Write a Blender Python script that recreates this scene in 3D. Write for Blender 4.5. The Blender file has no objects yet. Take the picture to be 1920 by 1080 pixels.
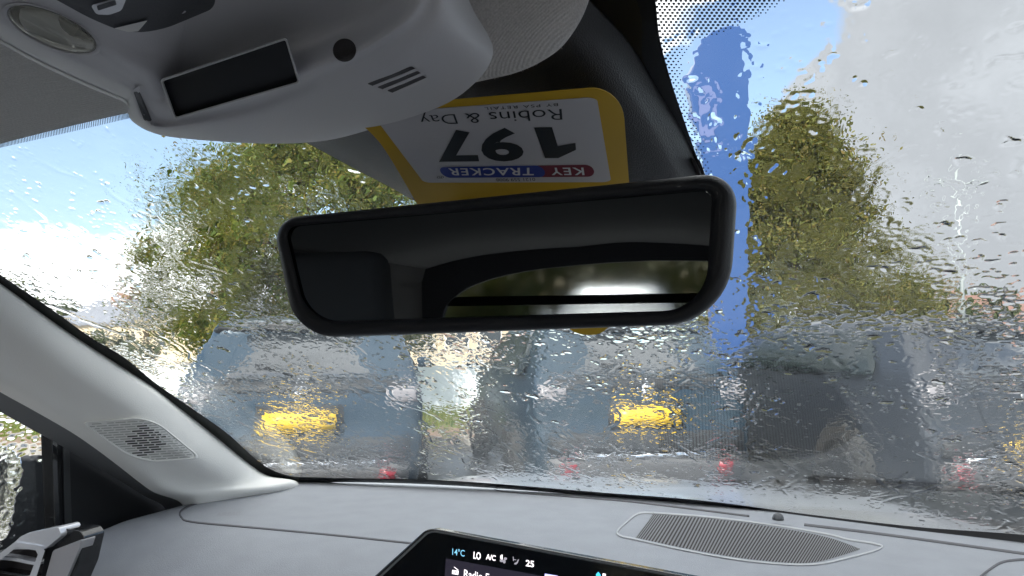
import bpy, bmesh, math, random
import numpy as np
from mathutils import Vector, Matrix

random.seed(11)
rng = np.random.default_rng(5)
S = bpy.context.scene
C = S.collection

# ------------------------------------------------------------------ camera
FPX = 1400.0                       # focal length in pixels of the 1920 wide photograph
H = 1.32                           # eye height above the ground
PITCH = math.atan(100.0 / FPX)
cam_d = bpy.data.cameras.new('camera')
cam_d.sensor_width = 36.0
cam_d.lens = FPX / 1920.0 * 36.0
cam_d.clip_start = 0.02
cam_d.clip_end = 3000.0
cam = bpy.data.objects.new('camera', cam_d)
C.objects.link(cam)
cam.location = (0, 0, H)
cam.rotation_euler = (math.pi / 2 + PITCH, 0, 0)
S.camera = cam

# ------------------------------------------------------------------ render / exposure
S.render.engine = 'CYCLES'
S.view_settings.view_transform = 'Standard'
S.view_settings.look = 'None'
S.view_settings.exposure = 1.5
S.view_settings.gamma = 1.0
S.view_settings.use_curve_mapping = False
cy = S.cycles
cy.use_denoising = True
try:
    cy.denoiser = 'OPENIMAGEDENOISE'
except Exception:
    pass
cy.max_bounces = 14
cy.diffuse_bounces = 6
cy.glossy_bounces = 5
cy.transmission_bounces = 12
cy.transparent_max_bounces = 12
cy.caustics_refractive = True
cy.caustics_reflective = True
cy.sample_clamp_indirect = 6.0
cy.blur_glossy = 0.5

# ------------------------------------------------------------------ sky and sun
SUN_EL, SUN_AZ = math.radians(38), math.radians(205)     # azimuth clockwise from +Y: behind, to the left
world = bpy.data.worlds.new('World')
S.world = world
world.use_nodes = True


def ray(px, py):
    x = (px - 960.0) / FPX
    y = (540.0 - py) / FPX
    cp, sp = math.cos(PITCH), math.sin(PITCH)
    return Vector((x, cp - y * sp, sp + y * cp))


def build_world():
    nt = world.node_tree
    nt.nodes.clear()
    N = nt.nodes.new
    L = nt.links.new
    out = N('ShaderNodeOutputWorld')
    bg = N('ShaderNodeBackground')
    bg.inputs['Strength'].default_value = 0.095
    L(bg.outputs[0], out.inputs[0])
    sky = N('ShaderNodeTexSky')
    sky.sky_type = 'NISHITA'
    sky.sun_disc = False
    sky.sun_elevation = SUN_EL
    sky.sun_rotation = SUN_AZ
    sky.air_density = 1.0
    sky.dust_density = 1.2
    sky.ozone_density = 1.6
    tc = N('ShaderNodeTexCoord')

    def math_(op, a=None, b=None, clamp=False):
        m = N('ShaderNodeMath')
        m.operation = op
        m.use_clamp = clamp
        for i, v in enumerate((a, b)):
            if v is None:
                continue
            if isinstance(v, (int, float)):
                m.inputs[i].default_value = v
            else:
                L(v, m.inputs[i])
        return m.outputs[0]

    def sstep(x, lo, hi):
        m = N('ShaderNodeMapRange')
        m.interpolation_type = 'SMOOTHSTEP'
        m.inputs['From Min'].default_value = lo
        m.inputs['From Max'].default_value = hi
        L(x, m.inputs['Value'])
        return m.outputs['Result']

    def blob(px, py, r0, r1):
        d = ray(px, py).normalized()
        vm = N('ShaderNodeVectorMath')
        vm.operation = 'DOT_PRODUCT'
        L(tc.outputs['Generated'], vm.inputs[0])
        vm.inputs[1].default_value = d
        return sstep(vm.outputs['Value'], math.cos(math.radians(r1)), math.cos(math.radians(r0)))

    def blob_dir(d, r0, r1):
        vm = N('ShaderNodeVectorMath')
        vm.operation = 'DOT_PRODUCT'
        L(tc.outputs['Generated'], vm.inputs[0])
        vm.inputs[1].default_value = Vector(d).normalized()
        return sstep(vm.outputs['Value'], math.cos(math.radians(r1)), math.cos(math.radians(r0)))

    n1 = N('ShaderNodeTexNoise')
    n1.inputs['Scale'].default_value = 5.0
    n1.inputs['Detail'].default_value = 9.0
    n1.inputs['Roughness'].default_value = 0.58
    L(tc.outputs['Generated'], n1.inputs['Vector'])
    n2 = N('ShaderNodeTexNoise')
    n2.inputs['Scale'].default_value = 2.0
    n2.inputs['Detail'].default_value = 6.0
    L(tc.outputs['Generated'], n2.inputs['Vector'])
    base = math_('MULTIPLY', n1.outputs['Fac'], 0.9)
    base = math_('ADD', base, math_('MULTIPLY', n2.outputs['Fac'], 0.35))
    # seen clouds and blue gaps; unseen overhead clouds added for cabin light, car reflections
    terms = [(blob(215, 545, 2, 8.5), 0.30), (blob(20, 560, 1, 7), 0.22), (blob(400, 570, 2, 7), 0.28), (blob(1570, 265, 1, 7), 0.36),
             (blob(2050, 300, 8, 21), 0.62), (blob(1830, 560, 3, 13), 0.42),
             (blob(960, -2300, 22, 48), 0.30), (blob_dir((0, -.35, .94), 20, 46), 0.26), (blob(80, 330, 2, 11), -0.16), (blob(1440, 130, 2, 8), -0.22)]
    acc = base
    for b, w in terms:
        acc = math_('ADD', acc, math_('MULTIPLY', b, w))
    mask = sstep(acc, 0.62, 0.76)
    grey = blob(2000, 250, 13, 31)
    shade = math_('MULTIPLY', sstep(n1.outputs['Fac'], 0.35, 0.65), 1.0)
    ramp = N('ShaderNodeMix')
    ramp.data_type = 'RGBA'
    L(grey, ramp.inputs['Factor'])
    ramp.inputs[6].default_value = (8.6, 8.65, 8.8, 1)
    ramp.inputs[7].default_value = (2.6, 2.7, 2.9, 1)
    vary = N('ShaderNodeMix')
    vary.data_type = 'RGBA'
    vary.blend_type = 'MULTIPLY'
    vary.inputs['Factor'].default_value = 1.0
    L(ramp.outputs[2], vary.inputs[6])
    mr = N('ShaderNodeMapRange')
    L(shade, mr.inputs['Value'])
    mr.inputs['To Min'].default_value = 0.86
    mr.inputs['To Max'].default_value = 1.1
    cmb = N('ShaderNodeCombineColor')
    for i in range(3):
        L(mr.outputs['Result'], cmb.inputs[i])
    L(cmb.outputs[0], vary.inputs[7])
    mix = N('ShaderNodeMix')
    mix.data_type = 'RGBA'
    L(mask, mix.inputs['Factor'])
    veil = N('ShaderNodeMix')
    veil.data_type = 'RGBA'
    veil.inputs['Factor'].default_value = 0.14
    L(sky.outputs[0], veil.inputs[6])
    veil.inputs[7].default_value = (3.4, 3.6, 3.9, 1)
    L(veil.outputs[2], mix.inputs[6])
    L(vary.outputs[2], mix.inputs[7])
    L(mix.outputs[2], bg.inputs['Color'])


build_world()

sun_d = bpy.data.lights.new('sun', 'SUN')
sun_d.energy = 3.0
sun_d.angle = math.radians(0.55)
sun_d.color = (1.0, 0.95, 0.87)
sun = bpy.data.objects.new('sun', sun_d)
C.objects.link(sun)
sun_dir = Vector((math.sin(SUN_AZ) * math.cos(SUN_EL), math.cos(SUN_AZ) * math.cos(SUN_EL), math.sin(SUN_EL)))
sun.rotation_euler = sun_dir.to_track_quat('Z', 'Y').to_euler()
sun.location = (0, -5, 12)

# ------------------------------------------------------------------ helpers
ORG = Vector((0, 0, H))
YAW = math.radians(21.4)           # the car points to the right of the view
CU = Vector((math.cos(YAW), -math.sin(YAW), 0))
CV = Vector((math.sin(YAW), math.cos(YAW), 0))


def W(u, v, z):
    """car coordinates (u across, v forward, z up, from the eye) -> world"""
    return ORG + CU * u + CV * v + Vector((0, 0, z))


def to_car(p):
    d = p - ORG
    return d.dot(CU), d.dot(CV), d.z


def P(px, py, t):
    return ORG + ray(px, py) * t


def Pz(px, py, z):
    r = ray(px, py)
    return ORG + r * (z / r.z)


def Pu(px, py, u):
    r = ray(px, py)
    return ORG + r * (u / r.dot(CU))


def Pv(px, py, v):
    r = ray(px, py)
    return ORG + r * (v / r.dot(CV))


def Ppl(px, py, p0, n):
    r = ray(px, py)
    return ORG + r * ((p0 - ORG).dot(n) / r.dot(n))


# windscreen surface
UC, VB0, KB, ZB, SL = -0.30, 1.31, 0.215, -0.27, 0.55


def vbase(u):
    return VB0 - KB * (u - UC) ** 2


def glass_t(px, py):
    r = ray(px, py)
    ru, rv, rz = r.dot(CU), r.dot(CV), r.z
    lo, hi = 0.1, 2.5
    f = lambda t: rz * t - (ZB + SL * (vbase(ru * t) - rv * t))   # <0: on the cabin side
    for _ in range(50):
        m = 0.5 * (lo + hi)
        if f(m) < 0:
            lo = m
        else:
            hi = m
    return lo


def Pg(px, py, k=1.0, off=0.0):
    t = glass_t(px, py)
    return P(px, py, t * k - off)


def thing(name, label, cat, loc=(0, 0, 0), rotz=0.0, group=None):
    o = bpy.data.objects.new(name, None)
    C.objects.link(o)
    o.empty_display_size = 0.1
    o.location = loc
    o.rotation_euler = (0, 0, rotz)
    o['label'] = label
    o['category'] = cat
    if group:
        o['group'] = group
    return o


def chain_loc(p):
    l = Vector((0, 0, 0))
    while p is not None:
        l += p.location
        p = p.parent
    return l


def mesh_obj(name, verts, faces, mat, parent=None, smooth=True, local=False, kind=None, bevel=0.0, solid=0.0, subd=0, label=None, solid_off=-1.0):
    me = bpy.data.meshes.new(name)
    off = Vector((0, 0, 0)) if local or parent is None else chain_loc(parent)
    me.from_pydata([tuple(Vector(v) - off) for v in verts], [], faces)
    me.update()
    if smooth:
        me.polygons.foreach_set('use_smooth', [True] * len(me.polygons))
    mats = mat if isinstance(mat, (list, tuple)) else [mat]
    for m in mats:
        me.materials.append(m)
    o = bpy.data.objects.new(name, me)
    C.objects.link(o)
    if parent is not None:
        o.parent = parent
    if kind:
        o['kind'] = kind
    if label:
        o['label'] = label
    if solid:
        md = o.modifiers.new('thick', 'SOLIDIFY')
        md.thickness = solid
        md.offset = solid_off
    if bevel:
        md = o.modifiers.new('bevel', 'BEVEL')
        md.width = bevel
        md.segments = 3
        md.limit_method = 'ANGLE'
        md.angle_limit = math.radians(35)
    if subd:
        md = o.modifiers.new('sub', 'SUBSURF')
        md.levels = md.render_levels = subd
    return o


def tag(o, label, cat=None, group=None, kind=None):
    o['label'] = label
    if cat:
        o['category'] = cat
    if group:
        o['group'] = group
    if kind:
        o['kind'] = kind
    return o


def cr_matrix(n, m):
    """Catmull-Rom weights: m samples over n control points"""
    A = np.zeros((m, n))
    for i in range(m):
        x = i * (n - 1) / (m - 1)
        k = min(int(x), n - 2)
        f = x - k
        w = (-.5 * f + f * f - .5 * f ** 3, 1 - 2.5 * f * f + 1.5 * f ** 3, .5 * f + 2 * f * f - 1.5 * f ** 3, -.5 * f * f + .5 * f ** 3)
        for j, ww in zip((k - 1, k, k + 1, k + 2), w):
            A[i, min(max(j, 0), n - 1)] += ww
    return A


def lin_matrix(n, m):
    A = np.zeros((m, n))
    for i in range(m):
        x = i * (n - 1) / (m - 1)
        k = min(int(x), n - 2)
        A[i, k] += 1 - (x - k)
        A[i, k + 1] += x - k
    return A


def surf(rows, nr, nc, lin_r=False, lin_c=False):
    G = np.array([[tuple(p) for p in r] for r in rows])
    A = (lin_matrix if lin_r else cr_matrix)(G.shape[0], nr)
    B = (lin_matrix if lin_c else cr_matrix)(G.shape[1], nc)
    V = np.einsum('ir,rck,jc->ijk', A, G, B).reshape(-1, 3)
    faces = [(i * nc + j, i * nc + j + 1, (i + 1) * nc + j + 1, (i + 1) * nc + j) for i in range(nr - 1) for j in range(nc - 1)]
    return [Vector(v) for v in V], faces


def spline(pts, n):
    G = np.array([tuple(p) for p in pts], float)
    return cr_matrix(len(pts), n) @ G


def rounded(poly, radii, k=7):
    """2-D polygon with rounded corners, k points per corner"""
    out = []
    n = len(poly)
    for i in range(n):
        p = np.array(poly[i], float)
        a = np.array(poly[i - 1], float)
        b = np.array(poly[(i + 1) % n], float)
        r = radii[i] if isinstance(radii, (list, tuple)) else radii
        da, db = a - p, b - p
        la, lb = np.linalg.norm(da), np.linalg.norm(db)
        ra, rb = min(r, la * .49), min(r, lb * .49)
        p0, p2 = p + da / la * ra, p + db / lb * rb
        for j in range(k):
            f = j / (k - 1)
            # rational bezier close to a circle
            w = .72
            d = (1 - f) ** 2 + 2 * w * f * (1 - f) + f * f
            out.append(tuple(((1 - f) ** 2 * p0 + 2 * w * f * (1 - f) * p + f * f * p2) / d))
    return out


def prism(name, front, vec, mat, parent=None, bevel=0.0, **kw):
    n = len(front)
    verts = [Vector(p) for p in front] + [Vector(p) + Vector(vec) for p in front]
    faces = [tuple(range(n)), tuple(range(2 * n - 1, n - 1, -1))]
    faces += [(i, i + n, (i + 1) % n + n, (i + 1) % n) for i in range(n)]
    o = mesh_obj(name, verts, faces, mat, parent, smooth=False, bevel=bevel, **kw)
    return fix_normals(o)


def fix_normals(o):
    bm = bmesh.new()
    bm.from_mesh(o.data)
    bmesh.ops.recalc_face_normals(bm, faces=bm.faces)
    bm.to_mesh(o.data)
    bm.free()
    return o


def flip_to(o, toward):
    """turn an open sheet so that its normals face a world point (before any solidify)"""
    me = o.data
    off = chain_loc(o)
    s = 0.0
    for p in me.polygons:
        s += p.normal.dot(Vector(toward) - off - p.center) * p.area
    if s < 0:
        me.flip_normals()
    return o


def rings(name, rr, mat, parent=None, cap0=True, cap1=True, **kw):
    n = len(rr[0])
    verts = [p for r in rr for p in r]
    faces = []
    for k in range(len(rr) - 1):
        for i in range(n):
            j = (i + 1) % n
            faces.append((k * n + i, k * n + j, (k + 1) * n + j, (k + 1) * n + i))
    if cap0:
        faces.append(tuple(range(n - 1, -1, -1)))
    if cap1:
        b = (len(rr) - 1) * n
        faces.append(tuple(range(b, b + n)))
    return fix_normals(mesh_obj(name, verts, faces, mat, parent, **kw))


class MB:
    def __init__(self):
        self.v, self.f = [], []

    def add(self, verts, faces):
        b = len(self.v)
        self.v += [Vector(x) for x in verts]
        self.f += [tuple(b + i for i in f) for f in faces]

    def box(self, x0, x1, y0, y1, z0, z1):
        self.add([(x0, y0, z0), (x1, y0, z0), (x1, y1, z0), (x0, y1, z0), (x0, y0, z1), (x1, y0, z1), (x1, y1, z1), (x0, y1, z1)],
                 [(0, 3, 2, 1), (4, 5, 6, 7), (0, 1, 5, 4), (1, 2, 6, 5), (2, 3, 7, 6), (3, 0, 4, 7)])

    def hexa(self, p8):
        self.add(p8, [(0, 3, 2, 1), (4, 5, 6, 7), (0, 1, 5, 4), (1, 2, 6, 5), (2, 3, 7, 6), (3, 0, 4, 7)])

    def tube(self, pts, rad, n=8, close=True):
        pts = [Vector(p) for p in pts]
        rad = rad if isinstance(rad, (list, tuple)) else [rad] * len(pts)
        vs, fs = [], []
        for i, p in enumerate(pts):
            d = (pts[min(i + 1, len(pts) - 1)] - pts[max(i - 1, 0)]).normalized()
            a = d.cross(Vector((0.13, 0.37, 0.91))).normalized()
            b = d.cross(a)
            for k in range(n):
                t = 2 * math.pi * k / n
                vs.append(p + (a * math.cos(t) + b * math.sin(t)) * rad[i])
        for i in range(len(pts) - 1):
            for k in range(n):
                fs.append((i * n + k, i * n + (k + 1) % n, (i + 1) * n + (k + 1) % n, (i + 1) * n + k))
        if close:
            fs.append(tuple(range(n - 1, -1, -1)))
            fs.append(tuple(range((len(pts) - 1) * n, len(pts) * n)))
        self.add(vs, fs)

    def build(self, name, mat, parent=None, **kw):
        o = mesh_obj(name, self.v, self.f, mat, parent, **kw)
        return o


# ------------------------------------------------------------------ materials
def mat(name, col, rough=0.5, metal=0.0, spec=0.5, coat=0.0, noise=0.0, nscale=30.0, bump=0.0, bscale=300.0, emit=None, estr=1.0, sheen=0.0):
    m = bpy.data.materials.new(name)
    m.use_nodes = True
    nt = m.node_tree
    b = nt.nodes['Principled BSDF']
    c = (*col, 1)
    b.inputs['Base Color'].default_value = c
    b.inputs['Roughness'].default_value = rough
    b.inputs['Metallic'].default_value = metal
    b.inputs['Specular IOR Level'].default_value = spec
    b.inputs['Coat Weight'].default_value = coat
    b.inputs['Coat Roughness'].default_value = 0.04
    if sheen:
        b.inputs['Sheen Weight'].default_value = sheen
    tc = nt.nodes.new('ShaderNodeTexCoord')
    if noise:
        n = nt.nodes.new('ShaderNodeTexNoise')
        n.inputs['Scale'].default_value = nscale
        n.inputs['Detail'].default_value = 5
        nt.links.new(tc.outputs['Object'], n.inputs['Vector'])
        r = nt.nodes.new('ShaderNodeValToRGB')
        r.color_ramp.elements[0].position = .3
        r.color_ramp.elements[1].position = .7
        r.color_ramp.elements[0].color = tuple(x * (1 - noise) for x in col) + (1,)
        r.color_ramp.elements[1].color = tuple(min(1, x * (1 + noise)) for x in col) + (1,)
        nt.links.new(n.outputs['Fac'], r.inputs['Fac'])
        nt.links.new(r.outputs['Color'], b.inputs['Base Color'])
    if bump:
        n = nt.nodes.new('ShaderNodeTexNoise')
        n.inputs['Scale'].default_value = bscale
        n.inputs['Detail'].default_value = 3
        nt.links.new(tc.outputs['Object'], n.inputs['Vector'])
        bp = nt.nodes.new('ShaderNodeBump')
        bp.inputs['Strength'].default_value = bump
        bp.inputs['Distance'].default_value = 0.001
        nt.links.new(n.outputs['Fac'], bp.inputs['Height'])
        nt.links.new(bp.outputs['Normal'], b.inputs['Normal'])
    if emit:
        b.inputs['Emission Color'].default_value = (*emit, 1)
        b.inputs['Emission Strength'].default_value = estr
    return m


def mat_ribbed(name, col, direction, pitch, bump=0.5):
    """knitted fabric: fine ribs along one direction"""
    m = mat(name, col, rough=0.95, spec=0.1, noise=0.14, nscale=900, sheen=0.3)
    nt = m.node_tree
    b = nt.nodes['Principled BSDF']
    tc = nt.nodes.new('ShaderNodeTexCoord')
    vm = nt.nodes.new('ShaderNodeVectorMath')
    vm.operation = 'DOT_PRODUCT'
    vm.inputs[1].default_value = Vector(direction).normalized()
    nt.links.new(tc.outputs['Object'], vm.inputs[0])
    mm = nt.nodes.new('ShaderNodeMath')
    mm.operation = 'MULTIPLY'
    mm.inputs[1].default_value = 2 * math.pi / pitch
    nt.links.new(vm.outputs['Value'], mm.inputs[0])
    nz = nt.nodes.new('ShaderNodeTexNoise')
    nz.inputs['Scale'].default_value = 250
    nt.links.new(tc.outputs['Object'], nz.inputs['Vector'])
    ad = nt.nodes.new('ShaderNodeMath')
    ad.operation = 'MULTIPLY_ADD'
    ad.inputs[1].default_value = 2.5
    nt.links.new(nz.outputs['Fac'], ad.inputs[0])
    nt.links.new(mm.outputs[0], ad.inputs[2])
    sn = nt.nodes.new('ShaderNodeMath')
    sn.operation = 'SINE'
    nt.links.new(ad.outputs[0], sn.inputs[0])
    bp = nt.nodes.new('ShaderNodeBump')
    bp.inputs['Strength'].default_value = bump
    bp.inputs['Distance'].default_value = 0.0006
    nt.links.new(sn.outputs[0], bp.inputs['Height'])
    nt.links.new(bp.outputs['Normal'], b.inputs['Normal'])
    return m


def mat_glass(name, ior=1.33, tint=(0.97, 0.985, 0.98), rough=0.0):
    m = bpy.data.materials.new(name)
    m.use_nodes = True
    nt = m.node_tree
    nt.nodes.clear()
    o = nt.nodes.new('ShaderNodeOutputMaterial')
    g = nt.nodes.new('ShaderNodeBsdfGlass')
    g.inputs['IOR'].default_value = ior
    g.inputs['Color'].default_value = (*tint, 1)
    g.inputs['Roughness'].default_value = rough
    nt.links.new(g.outputs[0], o.inputs[0])
    return m


def mat_leaf(name, cols):
    m = bpy.data.materials.new(name)
    m.use_nodes = True
    nt = m.node_tree
    b = nt.nodes['Principled BSDF']
    b.inputs['Roughness'].default_value = 0.6
    b.inputs['Specular IOR Level'].default_value = 0.25
    b.inputs['Subsurface Weight'].default_value = 0.0
    geo = nt.nodes.new('ShaderNodeNewGeometry')
    r = nt.nodes.new('ShaderNodeValToRGB')
    e = r.color_ramp.elements
    e[0].position, e[1].position = 0.0, 1.0
    e[0].color = (*cols[0], 1)
    e[1].color = (*cols[-1], 1)
    for i, c in enumerate(cols[1:-1]):
        k = e.new((i + 1) / (len(cols) - 1))
        k.color = (*c, 1)
    nt.links.new(geo.outputs['Random Per Island'], r.inputs['Fac'])
    nt.links.new(r.outputs['Color'], b.inputs['Base Color'])
    tr = nt.nodes.new('ShaderNodeBsdfTranslucent')
    nt.links.new(r.outputs['Color'], tr.inputs['Color'])
    mx = nt.nodes.new('ShaderNodeMixShader')
    mx.inputs['Fac'].default_value = 0.35
    out = [n for n in nt.nodes if n.type == 'OUTPUT_MATERIAL'][0]
    nt.links.new(b.outputs[0], mx.inputs[1])
    nt.links.new(tr.outputs[0], mx.inputs[2])
    nt.links.new(mx.outputs[0], out.inputs[0])
    return m


def mat_brick(name, c1, c2, mortar, scale):
    m = bpy.data.materials.new(name)
    m.use_nodes = True
    nt = m.node_tree
    b = nt.nodes['Principled BSDF']
    b.inputs['Roughness'].default_value = 0.9
    tc = nt.nodes.new('ShaderNodeTexCoord')
    br = nt.nodes.new('ShaderNodeTexBrick')
    br.inputs['Scale'].default_value = scale
    br.inputs['Color1'].default_value = (*c1, 1)
    br.inputs['Color2'].default_value = (*c2, 1)
    br.inputs['Mortar'].default_value = (*mortar, 1)
    nt.links.new(tc.outputs['Object'], br.inputs['Vector'])
    nt.links.new(br.outputs['Color'], b.inputs['Base Color'])
    return m


M = {}
M['dash'] = mat('grey_soft_plastic', (0.265, 0.28, 0.31), rough=0.55, spec=0.4, noise=0.05, nscale=25, bump=0.6, bscale=700)
M['dash_line'] = mat('dark_groove', (0.09, 0.09, 0.10), rough=0.8)
M['pillar'] = mat('pale_grey_plastic', (0.90, 0.90, 0.875), rough=0.6, spec=0.3, bump=0.25, bscale=900)
M['pillar_dark'] = mat('charcoal_plastic', (0.09, 0.095, 0.105), rough=0.55, bump=0.2, bscale=700)
M['slot'] = mat('slot_black', (0.035, 0.03, 0.03), rough=0.9)
M['console'] = mat('console_grey_plastic', (0.70, 0.70, 0.725), rough=0.5, spec=0.4, bump=0.15, bscale=900)
M['black'] = mat('black_plastic', (0.007, 0.008, 0.010), spec=.3, rough=0.5, bump=0.25, bscale=900)
M['housing'] = mat('black_grained_plastic', (0.035, 0.037, 0.042), rough=0.30, spec=.6, bump=0.6, bscale=1100)
M['mirror_rim'] = mat('mirror_black_plastic', (0.011, 0.012, 0.015), rough=0.38, bump=0.3, bscale=1200)
M['gloss_black'] = mat('gloss_black', (0.008, 0.009, 0.011), rough=0.12, coat=0.6)
M['screen'] = mat('screen_black_glass', (0.004, 0.0055, 0.008), rough=0.12, spec=0.25)
M['frit'] = mat('frit_black', (0.008, 0.008, 0.010), rough=0.6)
M['yellow'] = mat('yellow_card', (0.62, 0.39, 0.02), rough=0.5)
M['white'] = mat('white_sticker', (0.60, 0.60, 0.63), rough=0.35)
M['ink'] = mat('black_ink', (0.012, 0.02, 0.03), rough=0.5)
M['navy'] = mat('navy_ink', (0.02, 0.05, 0.33), rough=0.5)
M['maroon'] = mat('maroon_ink', (0.20, 0.02, 0.05), rough=0.5)
M['lettering'] = mat('pale_lettering', (0.75, 0.76, 0.80), rough=0.5)
M['chrome'] = mat('satin_silver', (0.80, 0.81, 0.84), rough=0.25, metal=0.35, coat=.5)
M['fabric'] = mat_ribbed('headliner_fabric', (0.56, 0.55, 0.53), CV, 0.0028, bump=0.25)
M['glass_wet'] = mat_glass('wet_glass')
M['glass_lamp'] = mat_glass('lamp_lens', ior=1.5, tint=(0.9, 0.9, 0.88), rough=0.05)
M['light_inner'] = mat('lamp_reflector', (0.85, 0.84, 0.78), rough=0.3, metal=0.3)
M['asphalt'] = mat('wet_asphalt', (0.055, 0.056, 0.06), rough=0.35, noise=0.3, nscale=3, bump=0.3, bscale=60)
M['leaf_l'] = mat_leaf('autumn_leaves_green', [(0.06, 0.092, 0.016), (0.09, 0.13, 0.02), (0.125, 0.15, 0.025), (0.17, 0.16, 0.028), (0.17, 0.125, 0.026)])
M['leaf_r'] = mat_leaf('autumn_leaves_olive', [(0.06, 0.072, 0.016), (0.09, 0.10, 0.02), (0.115, 0.12, 0.023), (0.14, 0.125, 0.025), (0.125, 0.092, 0.02)])
M['leaf_d'] = mat_leaf('far_leaves', [(0.05, 0.07, 0.03), (0.08, 0.10, 0.04), (0.11, 0.12, 0.05)])
M['bark'] = mat('bark', (0.07, 0.05, 0.035), rough=0.9, noise=0.4, nscale=8, bump=0.5, bscale=40)

# ------------------------------------------------------------------ ground outside
g = MB()
g.add([(-600, -400, 0), (600, -400, 0), (600, 1500, 0), (-600, 1500, 0)], [(0, 1, 2, 3)])
go = g.build('ground', M['asphalt'], smooth=False)
tag(go, 'wet dark asphalt of the car park', kind='structure')


def world_px(px, depth, z=0.0):
    """point of the ground plan under a pixel column at a distance ahead (z from the ground)"""
    return Vector(((px - 960.0) / FPX * depth, depth, z))


ROW = math.radians(9.3)                       # the row of parked cars is turned a little
RU = Vector((math.cos(ROW), math.sin(ROW), 0))
RV = Vector((-math.sin(ROW), math.cos(ROW), 0))
C1 = Vector((-1.44, 5.1, 0))                  # rear of the left blue car


def Rw(a, b, z):
    return C1 + RU * a + RV * b + Vector((0, 0, z))


M['grass'] = mat('grass', (0.11, 0.15, 0.03), rough=0.9, noise=0.4, nscale=12)
M['soil'] = mat('brown_soil', (0.17, 0.115, 0.08), rough=0.95, noise=0.3, nscale=5)
M['kerb'] = mat('kerb_stone', (0.32, 0.31, 0.29), rough=0.85, noise=0.2, nscale=9)
s = MB(); s.add([Rw(-30, 4.4, .004), Rw(30, 4.4, .004), Rw(30, 6.2, .004), Rw(-30, 6.2, .004)], [(0, 1, 2, 3)])
tag(s.build('soil_strip', M['soil'], smooth=False), 'brown bare soil strip in front of the parked cars', kind='structure')
s = MB()
s.hexa([Rw(-30, 4.25, 0.001), Rw(30, 4.25, 0.001), Rw(30, 4.4, 0.001), Rw(-30, 4.4, 0.001), Rw(-30, 4.25, .12), Rw(30, 4.25, .12), Rw(30, 4.4, .12), Rw(-30, 4.4, .12)])
tag(s.build('kerb', M['kerb'], smooth=False), 'pale stone kerb along the soil strip', kind='structure')
# grass verge: tufts
s = MB(); s.add([Rw(-30, 6.2, .004), Rw(30, 6.2, .004), Rw(30, 9.0, .02), Rw(-30, 9.0, .02)], [(0, 1, 2, 3)])
tag(s.build('verge', M['grass'], smooth=False), 'grass verge behind the parked cars', kind='structure')
gm = MB()
for i in range(6000):
    a, b = random.uniform(-6, 8), random.uniform(6.15, 8.9)
    p = Rw(a, b, 0.0)
    th = random.uniform(0, 6.28)
    d = Vector((math.cos(th), math.sin(th), 0)) * random.uniform(.015, .03)
    h = random.uniform(.08, .22)
    lean = Vector((random.uniform(-.06, .06), random.uniform(-.06, .06), 0))
    gm.add([p - d, p + d, p + lean + Vector((0, 0, h))], [(0, 1, 2)])
tag(gm.build('grass', mat_leaf('grass_blades', [(0.07, 0.11, 0.02), (0.16, 0.19, 0.035), (0.22, 0.22, 0.05)]), smooth=False),
    'yellow green grass growing on the verge', kind='stuff')

# pale rendered wall behind the verge, in panels with coping
M['render'] = mat('pale_render', (0.72, 0.77, 0.83), rough=0.8, noise=0.08, nscale=4)
wl = thing('boundary_wall', 'low pale blue grey wall behind the grass verge', 'wall', Rw(0, 9.1, 0))
for k in range(-6, 8):
    m = MB(); a0, a1 = k * 2.4 + .02, k * 2.4 + 2.38
    m.hexa([Rw(a0, 9.1, 0), Rw(a1, 9.1, 0), Rw(a1, 9.24, 0), Rw(a0, 9.24, 0), Rw(a0, 9.1, .86), Rw(a1, 9.1, .86), Rw(a1, 9.24, .86), Rw(a0, 9.24, .86)])
    m.build('panel', M['render'], wl, smooth=False)
    m = MB(); a0, a1 = k * 2.4 - .05, k * 2.4 + .05
    m.hexa([Rw(a0, 9.05, 0), Rw(a1, 9.05, 0), Rw(a1, 9.29, 0), Rw(a0, 9.29, 0), Rw(a0, 9.05, .95), Rw(a1, 9.05, .95), Rw(a1, 9.29, .95), Rw(a0, 9.29, .95)])
    m.build('post', M['kerb'], wl, smooth=False)


# ------------------------------------------------------------------ cars
PROF = [(.28, .22), (.08, .28), (.01, .42), (.0, .58), (.035, .72), (.05, .88), (.07, .98), (.12, 1.05), (.27, 1.24), (.42, 1.40), (.40, 1.455),
        (.62, 1.492), (1.3, 1.53), (2.1, 1.50), (2.6, 1.40), (3.4, 1.02), (3.95, .92), (4.2, .78), (4.28, .58), (4.24, .34), (4.05, .22)]


def half_w(z):
    return float(np.interp(z, [.2, .42, .62, .88, 1.0, 1.06, 1.25, 1.45, 1.54], [.80, .875, .89, .885, .865, .835, .755, .655, .58]))


def taper(y):
    return float(np.interp(y, [-.02, .12, .4, .9, 3.2, 3.8, 4.3], [.90, .945, .985, 1, 1, .96, .82]))


REAR_Z = [p[1] for p in PROF[1:10]]
REAR_Y = [p[0] for p in PROF[1:10]]


def rear_pt(s, z, off=0.004):
    y = float(np.interp(z, REAR_Z, REAR_Y))
    dy = (float(np.interp(z + .02, REAR_Z, REAR_Y)) - float(np.interp(z - .02, REAR_Z, REAR_Y))) / .04
    n = Vector((0, -1, dy)).normalized()
    bow = .05 * s * s                    # the rear bows round to the sides
    return Vector((s * half_w(z) * taper(y), y + bow, z)) + n * off


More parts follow.
